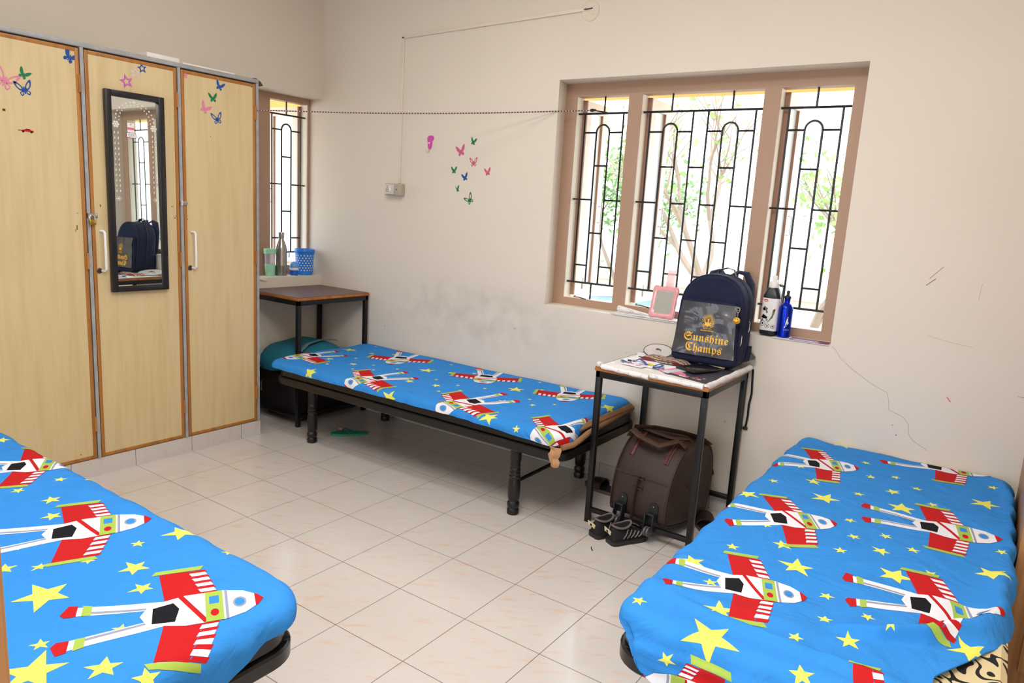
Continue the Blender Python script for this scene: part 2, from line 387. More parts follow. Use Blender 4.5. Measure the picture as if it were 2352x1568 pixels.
scratch(w, [(2.027,1.24),(2.032,1.311)], .001, M_CRACK); scratch(w, [(1.863,1.066),(1.956,1.047),(2.038,1.039)], .001, M_CRACK)
scratch(w, [(1.975,.807),(1.991,.789)], .005, M_SCUFFP); scratch(w, [(2.222,.86),(2.245,.859)], .0018, M_SCUFF); scratch(w, [(1.782,.639),(1.785,.636)], .004, M_SCUFFB); scratch(w, [(1.802,.596),(1.807,.594)], .005, M_SCUFFB)
w.build('wall_window', smooth=False, recalc=False)['kind'] = 'structure'
# left wall with a tall narrow opening that runs up to the corner
ly0, ly1, lz0, lz1 = 1.08, 2.0, .935, 2.205
w = MB()
w.box(XL-.24, XL, YB-.2, ly0, 0, ZC, M_WALL2).box(XL-.24, XL, ly0, YW, 0, lz0, M_WALL2).box(XL-.24, XL, ly0, YW, lz1, ZC, M_WALL2)
struct(w.build('wall_left', smooth=False, recalc=False))
struct(MB().box(XR, XR+.2, YB-.2, YW+.23, 0, ZC, M_WALL2).build('wall_right', smooth=False))
# back wall with the doorway and an unseen window opening added to let light in
w = MB(); dx0, dx1 = 1.375, 2.26; bx0, bx1 = -1.5, .3
w.box(XL, bx0, YB-.2, YB, 0, ZC, M_WALL2).box(bx0, bx1, YB-.2, YB, 0, .95, M_WALL2).box(bx0, bx1, YB-.2, YB, 2.2, ZC, M_WALL2)
w.box(bx1, dx0-.06, YB-.2, YB, 0, ZC, M_WALL2).box(dx1+.06, XR, YB-.2, YB, 0, ZC, M_WALL2).box(dx0-.06, dx1+.06, YB-.2, YB, 2.12, ZC, M_WALL2)
struct(w.build('wall_back', smooth=False))
w = MB()
for a, b in ((dx0-.06, dx0), (dx1, dx1+.06)): w.box(a, b, YB-.16, YB+.01, 0, 2.12, M_TEAK)
w.box(dx0, dx1, YB-.16, YB+.01, 2.06, 2.12, M_TEAK); struct(w.build('trim_1', smooth=False))
w = MB(); w.bbox(1.338, 1.376, YB+.02, -1.356, .01, 2.05, M_TEAK, .004)
dd = struct(w.build('door_1', smooth=False))
part(MB().cyl((1.376, -1.42, 1.0), (1.42, -1.42, 1.0), .009, M_STEEL).cyl((1.42, -1.42, 1.0), (1.42, -1.53, 1.0), .009, M_STEEL), 'door_handle', dd)
w = MB()
for a, b in ((bx0, bx0+.07), (-.63, -.57), (bx1-.07, bx1)): w.box(a, b, YB-.12, YB-.05, .95, 2.2, M_FRAME)
w.box(bx0, bx1, YB-.12, YB-.05, .95, 1.02, M_FRAME).box(bx0, bx1, YB-.12, YB-.05, 2.13, 2.2, M_FRAME); struct(w.build('added_window_3', smooth=False))  # frame of the unseen window added for its daylight
# tiled skirting
SK = .083
struct(MB().box(XL, XR, YW-.009, YW, 0, SK, M_TILE).build('baseboard_window', smooth=False))
struct(MB().box(XL, XL+.009, 1.13, YW-.009, 0, SK, M_TILE).build('baseboard_left', smooth=False))
struct(MB().box(XR-.009, XR, YB, YW-.009, 0, SK, M_TILE).build('baseboard_right', smooth=False))
# window sills
M_SILL = mat('sill_paint', (226, 220, 208), 0.4)
struct(MB().box(ox0-.02, ox1, YW+.001, YW+.13, oz0-.004, oz0+.002, M_SILL).build('trim_2', smooth=False))
struct(MB().box(XL-.14, XL-.001, ly0, ly1, lz0-.004, lz0+.002, M_SILL).build('trim_3', smooth=False))

# ------------------------------------------------------------------ windows with grilles and open casements
ZR = [2.165, 2.073, 1.967, 1.781, 1.587, 1.395, 1.202, 1.098, 1.003]
def grille_mb(P, c, nstr, half, r=.0056):
    """P maps (u along wall, z) -> point; nstr strips between nstr+1 bars; half = half opening"""
    mb = MB(); pitch = .0826; n = nstr+1
    us = [c+(i-(n-1)/2)*pitch for i in range(n)]
    arch = [1] if nstr == 3 else [1, 5]
    def bar(u0, z0, u1, z1, rr=r): mb.cyl(P(u0, z0), P(u1, z1), rr, M_IRON, 6)
    for z in (ZR[1], ZR[7]): bar(c-half, z, c+half, z, r*1.15)
    isarch = set()
    for a in arch: isarch |= {a, a+1}
    for i, u in enumerate(us): bar(u, ZR[7], u, ZR[2] if i in isarch else ZR[1])
    for a in arch:
        cu = (us[a]+us[a+1])/2; R = pitch/2
        pts = [P(cu-R*math.cos(t), ZR[2]+R*1.05*math.sin(t)) for t in [PI*k/12 for k in range(13)]]
        mb.tube(pts, r, M_IRON, 6)
    for s_ in range(nstr):
        odd = (s_ % 2 == 0)
        rows = (ZR[2], ZR[4], ZR[6]) if odd else (ZR[3], ZR[5])
        for z in rows: bar(us[s_], z, us[s_+1], z)
    bar(c-half, ZR[4], us[0], ZR[4]); bar(us[-1], ZR[4], c+half, ZR[4])
    for a in arch: bar((us[a]+us[a+1])/2, ZR[1], (us[a]+us[a+1])/2, ZR[0]); bar((us[a]+us[a+1])/2+(.02 if nstr > 3 else 0), ZR[7], (us[a]+us[a+1])/2+(.02 if nstr > 3 else 0), ZR[8])
    return mb
def casement(parent, P, u, v0, v1, z0, z1, side=1):
    """leaf standing open at right angles; v = distance outward"""
    st = .062; th = .03
    mb = MB()
    def bx(va, vb, za, zb, m, t0=0, t1=th):
        c = [P(u+side*t, v, z) for z in (za, zb) for v in (va, vb) for t in (t0, t1)]
        mb.add(c, [(0, 2, 3, 1), (4, 5, 7, 6), (0, 1, 5, 4), (2, 6, 7, 3), (0, 4, 6, 2), (1, 3, 7, 5)], m)
    bx(v0, v0+.012, z0, z1, M_SASHBROWN, -.001, th+.001)
    bx(v0+.012, v0+st, z0, z1, M_SASH); bx(v1-st, v1, z0, z1, M_SASH)
    bx(v0+st, v1-st, z0, z0+st, M_SASH); bx(v0+st, v1-st, z1-st, z1, M_SASH)
    bx(v1-st-.008, v1-st, z0+st, z1-st, M_SASHBROWN, -.002, th+.002)
    leaf = part(mb, 'casement', parent, smooth=False)
    g = MB(); c = [P(u+side*th*.5, v, z) for z, v in ((z0+st, v0+st), (z0+st, v1-st), (z1-st, v1-st), (z1-st, v0+st))]
    c2 = [P(u+side*(th*.5+.004), v, z) for z, v in ((z0+st, v0+st), (z0+st, v1-st), (z1-st, v1-st), (z1-st, v0+st))]
    g.add(c+c2, [(0, 1, 2, 3), (7, 6, 5, 4), (0, 4, 5, 1), (1, 5, 6, 2), (2, 6, 7, 3), (3, 7, 4, 0)], M_FROST)
    part(g, 'glass_pane', leaf, smooth=False)
    h = MB(); vm = v1-st*.5; zc = (z0+z1)/2-.08
    h.tube([P(u+side*(th), vm, zc-.05), P(u+side*(th+.02), vm, zc-.05), P(u+side*(th+.02), vm, zc+.05), P(u+side*th, vm, zc+.05)], .004, M_STEEL, 6)
    part(h, 'handle', leaf)
    k = MB(); k.cyl(P(u+side*.034, v0+.1, z0+.03), P(u+side*.034, v0+.1, z0+.10), .004, M_STEEL, 6); part(k, 'bolt', leaf)
    s_ = MB(); s_.tube([P(u+side*.07, v0-.03, z0-.008), P(u+side*.085, v0-.04, z0-.004), P(u+side*.16, v0-.075, z0-.008)], .003, M_IRON, 6).sphere(P(u+side*.06, v0-.03, z0-.006), .009, M_SASHBROWN, 8); part(s_, 'stay', leaf)
def window(name, P, us, u_out0, u_out1, z0, z1, depth=.07):
    mb = MB()
    def bx(ua, ub, za, zb, m, ins=0.0):
        c = [P(u, v, z) for z in (za, zb) for v in (0, depth) for u in (ua, ub)]
        mb.add(c, [(0, 2, 3, 1), (4, 5, 7, 6), (0, 1, 5, 4), (2, 6, 7, 3), (0, 4, 6, 2), (1, 3, 7, 5)], m)
    zo0, zo1 = ZR[8], ZR[0]
    edges = [u_out0]+[e for a in us for e in a]+[u_out1]
    for i in range(0, len(edges), 2): bx(edges[i], edges[i+1], z0, z1, M_FRAME)
    for a, b in us: bx(a, b, z0, zo0, M_FRAME); bx(a, b, zo1, z1, M_FRAME)
    fr = struct(mb.build(name, smooth=False))
    # pale painted rebate seen round every light
    rb = MB()
    for a, b in us:
        for ua, ub, za, zb in ((a, a+.001, zo0, zo1), (b-.001, b, zo0, zo1), (a, b, zo0, zo0+.001)):
            c = [P(u, v, z) for z in (za, zb) for v in (.008, depth+.02) for u in (ua, ub)]
            rb.add(c, [(0, 2, 3, 1), (4, 5, 7, 6), (0, 1, 5, 4), (2, 6, 7, 3), (0, 4, 6, 2), (1, 3, 7, 5)], M_SASH)
    part(rb, 'rebate', fr, smooth=False)
    for a, b in us:
        n = 7 if b-a > .5 else 3
        g = grille_mb(lambda u, z: P(u, .035, z), (a+b)/2, n, (b-a)/2)
        part(g, 'grille', fr)
    return fr
PW = lambda u, v, z: Vector((u, YW+.13+v, z))
win = window('window_1', PW, [(-.081, .250), (.329, .990), (1.070, 1.401)], -.16, 1.475, oz0, 2.25)
for (a, b) in ((-.081, .250), (.329, .990), (1.070, 1.401)): casement(win, PW, a-.004, .075, .075+.27, ZR[8]+.01, ZR[0]-.01)
PL = lambda u, v, z: Vector((XL-.138-v, u, z))
win2 = window('window_2', PL, [(1.21, 1.535), (1.652, 1.98)], ly0, 2.0, lz0, 2.21)
casement(win2, PL, 1.984, .075, .43, ZR[8]+.01, ZR[0]-.01, side=-1)
casement(win2, PL, 1.206, .075, .35, ZR[8]+.01, ZR[0]-.01, side=1)

# outside: eave, ground, boundary wall
M_EAVE = mat('eave_orange_paint', (236, 176, 92), 0.7); M_EXT = mat('outdoor_plaster', (206, 196, 180), 0.8)
tag(MB().box(-3.6, 2.4, 2.24, 2.86, 2.262, 2.35, M_EAVE).box(-3.0, -2.37, -.5, 2.24, 2.262, 2.35, M_EAVE).build('eave_slab', smooth=False), 'orange painted eave slab above the outside of both windows', 'eave')
M_GROUND = mat('outdoor_ground', (196, 184, 164), 0.9, var=.12, scale=1.5)
o = MB().box(-30, 30, 2.26, 45, -1.1, -1.0, M_GROUND).box(-30, -2.4, -12, 2.26, -1.1, -1.0, M_GROUND).build('ground', smooth=False); o['kind'] = 'structure'

# ------------------------------------------------------------------ wardrobe
XW = -1.655
ward = thing('wardrobe', 'tall built-in cream wardrobe with brown-edged doors on the left wall', 'wardrobe', (-1.9, .1, 0))
Y0 = -.84
part(MB().box(XL+.001, XW-.03, Y0, 1.105, .09, 2.13, M_DOOR), 'carcass', ward, smooth=False)
part(MB().box(XL+.001, XW-.004, Y0-.01, 1.128, 0, .09, M_TILE), 'tiled_plinth', ward, smooth=False)
part(MB().bbox(XL+.001, XW+.006, Y0-.01, 1.122, 2.140, 2.162, M_GRAN, .004), 'stone_top', ward)
for yc in (Y0+.005, -.345, .1405, .629, 1.113):
    part(MB().box(XL+.001 if yc > 1 else XW-.3, XW+.002, yc-.008, yc+.008, .09, 2.14, M_GRAN), 'stone_divider', ward, smooth=False)
doors = [(Y0+.02, -.358), (-.332, .128), (.153, .616), (.642, 1.101)]
M_LOCKDARK = mat('dark_lock_metal', (88, 82, 70), 0.35, metal=.8)
DO = []
for i, (a, b) in enumerate(doors):
    z0, z1 = .094, 2.133; bd = .017
    mb = MB(); mb.box(XW-.022, XW-.0035, a+bd, b-bd, z0+bd, z1-bd, M_DOOR)
    d = part(mb, 'door', ward, smooth=False); DO.append(d)
    e = MB(); e.bbox(XW-.024, XW, a, a+bd, z0, z1, M_BEAD, .002).bbox(XW-.024, XW, b-bd, b, z0, z1, M_BEAD, .002)
    e.bbox(XW-.024, XW, a+bd, b-bd, z0, z0+bd, M_BEAD, .002).bbox(XW-.024, XW, a+bd, b-bd, z1-bd, z1, M_BEAD, .002)
    part(e, 'edge_beading', d)
    for zc in (1.972, 1.125, .28):
        part(MB().cyl((XW+.004, b-.002, zc-.04), (XW+.004, b-.002, zc+.04), .0055, M_BEAD, 10).box(XW, XW+.002, b-.014, b, zc-.04, zc+.04, M_BEAD), 'hinge', d)
    ya = a+.047
    h = MB(); zc = 1.175
    h.tube([(XW, ya-.006, zc+.10), (XW+.022, ya-.002, zc+.10), (XW+.03, ya+.0, zc+.092), (XW+.031, ya, zc), (XW+.03, ya, zc-.092), (XW+.022, ya-.002, zc-.10), (XW, ya-.006, zc-.10)], .0062, M_WHITEP, 10)
    part(h, 'handle', d)
    T = YZ(XW-.003, ya-.02 if i == 2 else ya-.018, 1.075)
    l = MB(); l.lathe([(.014, 0), (.014, .003), (.011, .005), (.008, .005), (.0075, .003)], M_LOCKDARK, T, 20).box(-.0012, .0012, -.004, .004, .0031, .0036, M_BLK, T)
    part(l, 'lock', d)
def hasp(parent, y, z, length):
    m = MB(); m.bbox(XW, XW+.003, y-.002, y+length, z-.011, z+.011, M_STEEL, .001).box(XW-.002, XW+.012, y-.016, y-.004, z-.012, z+.012, M_CHROME)
    m.tube([(XW+.002, y-.01, z-.008), (XW+.016, y-.01, z-.008), (XW+.016, y-.01, z+.008), (XW+.002, y-.01, z+.008)], .002, M_CHROME, 6)
    for yy in (y+length*.55, y+length*.9): m.sphere((XW+.003, yy, z), .002, M_LOCKDARK, 8)
    return part(m, 'hasp', parent)
hasp(DO[2], .148, 1.350, .034); hasp(DO[3], .634, 1.431, .028)
M_DIRT = mat('chipped_dark_mark', (88, 60, 40), 0.8)
def dirt(parent, lst):
    m = MB()
    for y, z, a, b in lst: m.box(XW-.0036, XW-.0028, y-a, y+a, z-b, z+b, M_DIRT)
    off = WORLD_LOC(parent); me = parent.data; bm = bmesh.new(); bm.from_mesh(me)
    me.materials.append(M_DIRT); mi_ = len(me.materials)-1
    vv = [bm.verts.new(v-off) for v in m.v]
    for f in m.f: bm.faces.new([vv[i] for i in f]).material_index = mi_
    bm.to_mesh(me); bm.free()
dirt(DO[1], [(.085, 1.29, .002, .012), (.078, 1.275, .001, .008), (.09, 1.36, .004, .001), (-.14, 1.725, .006, .0015), (-.197, 1.805, .006, .005), (.05, .13, .003, .002)])
dirt(DO[2], [(.575, 1.41, .004, .002), (.20, 1.40, .002, .006), (.598, 1.36, .008, .001), (.59, 1.35, .003, .003)])
dirt(DO[3], [(.66, 1.36, .003, .002), (.664, 1.345, .002, .003), (.81, 1.805, .001, .004), (.72, 1.38, .001, .001)])
# padlock
t = thing('padlock', 'small brass padlock hanging from the hasp beside the mirror door', 'padlock', (XW+.02, .145, 1.32))
part(MB().bbox(XW+.008, XW+.022, .135, .166, 1.306, 1.330, M_BRASS, .003), 'lock_body', t)
part(MB().tube([(XW+.015, .139, 1.33), (XW+.015, .139, 1.343)]+[(XW+.015, .1505-.0115*math.cos(a), 1.343+.010*math.sin(a)) for a in [PI*k/8 for k in range(1, 8)]]+[(XW+.015, .162, 1.343), (XW+.015, .162, 1.33)], .0026, M_CHROME, 8), 'shackle', t)
# mirror
t = thing('wall_mirror', 'narrow tall mirror in a black frame hung on the middle wardrobe door', 'mirror', (XW, .38, .965))
XM = XW
mb = MB(); a, b, c, d = .231, .531, .964, 1.968; fwd = .030
for q in ((a, a+fwd, c, d), (b-fwd, b, c, d), (a+fwd, b-fwd, c, c+fwd), (a+fwd, b-fwd, d-fwd, d)):
    mb.bbox(XM, XM+.026, q[0], q[1], q[2], q[3], mat('black_mirror_frame', (30, 27, 28), .35, var=.15, scale=30), .003)
part(mb, 'frame', t)
# painted dots and drops on the glass
pm = mat('pearl_paint', (226, 220, 214), .3); dots = MB()
xs = XM+.0082
def dot(y, z, r): dots.lathe([(r, 0), (r*.75, .0006), (0.0001, .001)], pm, YZ(xs, y, z), 10, cap=False)
yc0, yc1, zs = .282, .478, 1.805
for k in range(15):
    an = PI*k/14; 
    dot(.38-.098*math.cos(an), zs+.03+.085*math.sin(an), .0045 if k % 2 else .0038)
    dot(.38-.082*math.cos(an), zs+.022+.078*math.sin(an), .0034)
for yy in (yc0, yc1):
    for k in range(6): dot(yy+.012*math.cos(k*PI/3), zs+.012*math.sin(k*PI/3), .0058)
    dot(yy, zs, .006)
    for k in range(12):
        for s_ in (-1, 1): 
            z = zs-.045-.026*k; y = yy+s_*.009
            dots.add([(xs+.0004, y-.0035, z), (xs+.0004, y+.0035, z), (xs+.0004, y+.002, z+.014)], [(0, 1, 2)], pm)
    for k in range(6): dot(yy+.010*math.cos(k*PI/3), 1.44+.010*math.sin(k*PI/3), .0026)
    dot(yy, 1.44, .005)
dot(.38, zs+.118, .007)
part(MB().box(XM+.004, XM+.008, a+fwd-.004, b-fwd+.004, c+fwd-.004, d-fwd+.004, M_MIRROR).merge(dots), 'mirror_glass', t, smooth=False, recalc=False); glass_part = [c for c in bpy.data.objects if c.parent == t and c.name.startswith('mirror_glass')][0]
# maker's sticker on the glass
st = thing('mirror_sticker', 'small red and white maker label stuck on the mirror glass', 'sticker', (xs, .35, 1.80))
mb = MB(); mb.prism(rrect(-.0175, .0175, -.024, .024, .004), .0006, M_WHITEP, YZ(xs, .357, 1.795)).prism(rrect(-.0175, .0175, -.008, .004, .001), .0003, mat('label_pink', (222, 110, 128), .5), YZ(xs+.0006, .357, 1.793))
part(mb, 'upper_label', st, smooth=False)
mb = MB(); mr = mat('label_maroon', (160, 50, 90), .5)
mb.prism(rrect(-.026, .026, -.014, .014, .005), .0006, mr, YZ(xs, .358, 1.759)).prism(rrect(-.023, .023, -.011, .011, .004), .0003, M_WHITEP, YZ(xs+.0006, .358, 1.759))
for k in range(3): mb.box(-.018+.002*k, .018-.002*k, .0055-.006*k-.001, .0055-.006*k+.001, .0009, .0012, M_GREY, YZ(xs, .358, 1.759))
part(mb, 'lower_label', st, smooth=False)
mb = MB(); Ts = YZ(xs+.0006, .357, 1.812)   # tiny red auspicious emblem at the top of the label
for k in range(4):
    Tr = Ts @ Matrix.Rotation(k*PI/2, 4, 'Z'); mb.box(-.0006, .0006, 0, .0045, 0, .0003, M_RED, Tr).box(0, .0045, .0034, .0046, 0, .0003, M_RED, Tr)
part(mb, 'emblem', st, smooth=False)

RM = Matrix.Translation((XW+.0135, .38, 1.466)) @ Matrix.Rotation(math.radians(1.6), 4, 'Z') @ Matrix.Rotation(math.radians(-.5), 4, 'Y') @ Matrix.Translation((-XW-.0065, -.38, -1.466))
glass_part.matrix_parent_inverse = Matrix.Identity(4)
glass_part.matrix_basis = Matrix.Translation(-Vector(t.location)) @ RM   # the glass sits a little off true in its frame
st.matrix_world = RM @ Matrix.Translation(st.location)
# things lying on top of the wardrobe
M_FOAM = mat('white_foam_board', (236, 230, 224), .7)
tag(MB().bbox(XL+.05, XW-.055, .49, .67, 2.163, 2.195, M_FOAM, .006).build('foam_board'), 'short white foam strip lying on the wardrobe top', 'foam board')
tag(MB().bbox(XL+.05, XW-.06, .69, 1.01, 2.163, 2.182, M_FOAM, .006).build('foam_board'), 'longer white foam strip on the wardrobe top nearest the small window', 'foam board')
mb = MB(); M_CARD = mat('torn_cardboard', (140, 112, 82), .85)
rs = []
for k in range(5):
    y = 1.10+.017*k; z = 2.164+.004*k-.003*k*k
    rs.append([(XW-.06-.01*k, y, z), (XW-.02+.004*(k % 2), y, z+.004), (XW-.02+.004*(k % 2), y+.001, z+.006), (XW-.06-.01*k, y, z+.004)])
mb.loft(rs, M_CARD); tag(mb.build('cardboard_scrap'), 'torn brown cardboard scrap curling over the wardrobe top corner', 'cardboard')

# ------------------------------------------------------------------ stickers
SP = mat('glitter_pink', (204, 96, 132), .35, var=.2, scale=300); SPL = mat('glitter_light_pink', (214, 130, 160), .35, var=.2, scale=300)
SG = mat('glitter_green', (16, 120, 72), .35, var=.2, scale=300); SB = mat('glitter_blue', (24, 76, 150), .35, var=.25, scale=300)
SV = mat('glitter_violet', (186, 96, 176), .35, var=.2, scale=300); SS = mat('glitter_silver', (206, 190, 190), .35, var=.2, scale=300)
def butterfly(T, size, m, name, label, group, openwing=False, half=1.0):
    s = size; mb = MB(); th = .0012
    up_ = [(.03, -.04), (.06, .12), (.2, .38), (.42, .6), (.58, .66), (.57, .45), (.48, .2), (.32, 0), (.12, -.1)]
    lo = [(.03, -.05), (.2, -.08), (.34, -.14), (.36, -.28), (.26, -.42), (.12, -.34)]
    for sx in (1, -1):
        f = half if sx < 0 else 1.0
        for poly in (up_, lo):
            P_ = [(sx*x*s*f, y*s) for x, y in poly]
            if openwing:
                cx = sum(p[0] for p in P_)/len(P_); cy = sum(p[1] for p in P_)/len(P_)
                inn = [(cx+(x-cx)*.55, cy+(y-cy)*.55) for x, y in P_]; n = len(P_)
                vs = [(x, y, z) for z in (0, th) for x, y in P_+inn]
                fs = []
                for i in range(n):
                    j = (i+1) % n; fs += [(i, j, n+j, n+i), (2*n+i, 3*n+i, 3*n+j, 2*n+j), (i, 2*n+i, 2*n+j, j), (n+i, n+j, 3*n+j, 3*n+i)]
                mb.add(vs, fs, m, T)
            else: mb.prism(P_, th, m, T)
    mb.prism([(-.03*s, -.3*s), (.03*s, -.3*s), (.045*s, 0), (.03*s, .22*s), (-.03*s, .22*s), (-.045*s, 0)], th*1.6, m, T)
    return tag(mb.build(name, smooth=False), label, 'sticker', group)
def onwall(x, z, rot=0): return XZ(x, YW-.0008, z) @ Matrix.Rotation(math.radians(rot), 4, 'Z')
def ondoor(y, z, rot=0): return YZ(XW-.0034, y, z) @ Matrix.Rotation(math.radians(rot), 4, 'Z')
G1 = 'butterfly stickers on the window wall'
for x, z, rot, sz, m, lab, ow, hf in (
    (-.727, 1.900, -12, .042, SG, 'green butterfly sticker at the top right of the wall cluster', False, .8),
    (-.821, 1.842, 14, .062, SP, 'largest pink butterfly sticker on the wall, upper left', False, 1.0),
    (-.716, 1.774, 4, .052, SP, 'pink butterfly sticker with cut-out wings in the middle of the wall cluster', True, 1.0),
    (-.871, 1.724, 2, .040, SG, 'green butterfly sticker at the left of the wall cluster', False, 1.0),
    (-.604, 1.718, 10, .044, SP, 'small pink butterfly sticker farthest right on the wall', False, .9),
    (-.780, 1.683, 16, .044, SB, 'only blue butterfly sticker on the window wall', False, .9),
    (-.839, 1.608, 18, .036, SG, 'tiny green butterfly sticker missing one wing, lower left of the wall', False, .35),
    (-.733, 1.547, 38, .058, SG, 'green outline butterfly sticker lowest on the wall', True, 1.0)):
    butterfly(onwall(x, z, rot), sz, m, 'butterfly_sticker', lab, G1, ow, hf)
G2 = 'butterfly stickers on the wardrobe doors'
for y, z, rot, sz, m, lab, ow in (
    (-.186, 1.931, -24, .082, SPL, 'large pink butterfly sticker at the left edge of the wardrobe', True),
    (-.111, 1.970, -30, .042, SG, 'green butterfly sticker above the blue one on the leftmost wardrobe door', False),
    (-.110, 1.905, 14, .062, SB, 'blue outline butterfly sticker on the leftmost wardrobe door', True),
    (.088, 2.084, -32, .058, SB, 'blue butterfly sticker near the top right corner of the leftmost door', False),
    (.665, 2.107, -10, .036, SPL, 'tiny faded pink butterfly sticker in the top left corner of the right door', False),
    (.871, 2.082, -18, .046, SB, 'solid blue butterfly sticker topmost on the right wardrobe door', False),
    (.829, 2.012, 6, .046, SG, 'green butterfly sticker on the right wardrobe door', False),
    (.778, 1.949, -28, .054, SPL, 'pink butterfly sticker on the right wardrobe door', False),
    (.854, 1.903, 14, .058, SB, 'blue cut-out butterfly sticker lowest on the right wardrobe door', True)):
    butterfly(ondoor(y, z, rot), sz, m, 'butterfly_sticker', lab, G2, ow)
def starpoly(r, r2, rot=0, n=5): return [((r if k % 2 == 0 else r2)*math.cos(math.radians(rot+90)+PI*k/n), (r if k % 2 == 0 else r2)*math.sin(math.radians(rot+90)+PI*k/n)) for k in range(2*n)]
for y, z, r, m, rot, lab in ((.434, 2.098, .026, SB, 10, 'blue open star sticker above the mirror'), (.397, 2.068, .030, SS, -8, 'silver open star sticker above the mirror'),
                        (.352, 2.020, .036, SV, 14, 'violet open star sticker just above the mirror frame'), (1.076, 2.118, .008, SB, 0, 'tiny blue star sticker in the top right corner of the right door')):
    mb = MB(); T = ondoor(y, z); o_ = starpoly(r, r*.45, rot); i_ = starpoly(r*.48, r*.24, rot); n = 10
    if r < .01: mb.prism(o_, .001, m, T)
    else:
        vs = [(a, b, c) for c in (0, .0012) for a, b in o_+i_]; fs = []
        for i in range(n): j = (i+1) % n; fs += [(i, j, n+j, n+i), (2*n+i, 3*n+i, 3*n+j, 2*n+j), (i, 2*n+i, 2*n+j, j), (n+i, n+j, 3*n+j, 3*n+i)]
        mb.add(vs, fs, m, T)
    tag(mb.build('star_sticker', smooth=False), lab, 'sticker', 'star stickers on the wardrobe')
mb = MB(); T = ondoor(-.109, 1.726)
mb.prism([(-.026, -.004), (-.022, .001), (-.01, .004), (-.004, .008), (.01, .008), (.016, .003), (.026, .002), (.027, -.005)], .0012, M_RED, T)
mb.prism([(-.004, .004), (-.002, .007), (.008, .007), (.010, .004)], .0016, M_BLK, T)
for k in (-.017, .017): mb.lathe([(.0045, 0), (.0045, .002)], M_BLK, T @ Matrix.Translation((k, -.005, 0)), 10)
tag(mb.build('car_sticker', smooth=False), 'small red car sticker on the leftmost wardrobe door', 'sticker')

# ------------------------------------------------------------------ wall fittings
M_COND = mat('conduit_paint', (222, 212, 198), .5)
t = thing('cable_conduit', 'thin painted cable channel running down and across the wall to the ceiling rose', 'conduit', (-1.34, YW, 2.56))
part(MB().bbox(-1.349, -1.329, YW-.011, YW, 1.632, 2.565, M_COND, .002), 'vertical_channel', t)
mb = MB(); T = Matrix.Translation((-1.349, 0, 2.553)) @ Matrix.Rotation(-math.atan2(.034, 1.356), 4, 'Y')
mb.bbox(0, 1.36, YW-.011, YW, 0, .02, M_COND, .002, T=T); part(mb, 'horizontal_channel', t)
part(MB().tube([(.0, YW-.008, 2.597), (.03, YW-.014, 2.595), (.055, YW-.006, 2.60)], .003, M_IRON, 6), 'cable_end', t)
mb = MB(); mb.lathe([(.054, 0), (.054, .003), (.05, .006), (.0001, .006)], mat('cover_plate', (222, 210, 192), .5), XZ(.041, YW, 2.587) @ Matrix.Rotation(0, 4, 'X'), 40, cap=False)
for a, b in ((-.02, .02), (.02, -.02), (.022, .022)): mb.lathe([(.0015, .006), (.0015, .0066)], M_IRON, XZ(.041+a, YW, 2.587+b), 8)
tag(mb.build('cover_plate'), 'round painted junction cover high on the wall at the end of the conduit', 'cover plate')
t = thing('wall_socket', 'grimy plastic switch and socket box below the vertical cable conduit', 'socket', (-1.36, YW, 1.59))
M_SOCK = mat('aged_plastic', (178, 168, 150), .5, var=.08, scale=30); M_SOCKF = mat('socket_face', (206, 198, 192), .45, var=.04)
part(MB().bbox(-1.434, -1.289, YW-.045, YW, 1.55, 1.628, M_SOCK, .005), 'back_box', t)
mb = MB().bbox(-1.428, -1.345, YW-.052, YW-.045, 1.556, 1.622, M_SOCKF, .003)
for x, z in ((-1.405, 1.61), (-1.405, 1.60), (-1.413, 1.589), (-1.398, 1.589), (-1.413, 1.578), (-1.398, 1.577)): mb.lathe([(.0032, 0), (.0032, .0006)], M_BLK, XZ(x, YW-.052, z), 10)
mb.lathe([(.004, 0), (.004, .0006)], M_BLK, XZ(-1.325, YW-.045, 1.59), 10); part(mb, 'face_plate', t)
part(MB().bbox(-1.382, -1.366, YW-.058, YW-.052, 1.576, 1.604, M_WHITEP, .002), 'switch', t)
t = thing('adhesive_hook', 'magenta oval adhesive hook with a metal crook on the window wall', 'hook', (-1.077, YW, 1.885))
hp = [(-.024, .045), (-.012, .056), (.012, .057), (.026, .05), (.026, .034), (.016, .02), (.012, -.01), (.004, -.028), (-.008, -.03), (-.018, -.015), (-.02, .01), (-.026, .03)]
mb = MB(); mb.prism(hp, .006, mat('magenta_plastic', (206, 80, 172), .35), XZ(-1.077, YW, 1.885)); mb.lathe([(.006, .006), (.0055, .0075)], M_WHITEP, XZ(-1.085, YW, 1.895), 14); part(mb, 'plate', t, angle=50)
part(MB().tube([(-1.082, YW-.006, 1.86), (-1.082, YW-.008, 1.845), (-1.084, YW-.013, 1.834), (-1.091, YW-.018, 1.832), (-1.098, YW-.016, 1.84), (-1.099, YW-.014, 1.85)], .0018, M_STEEL, 8), 'crook', t)

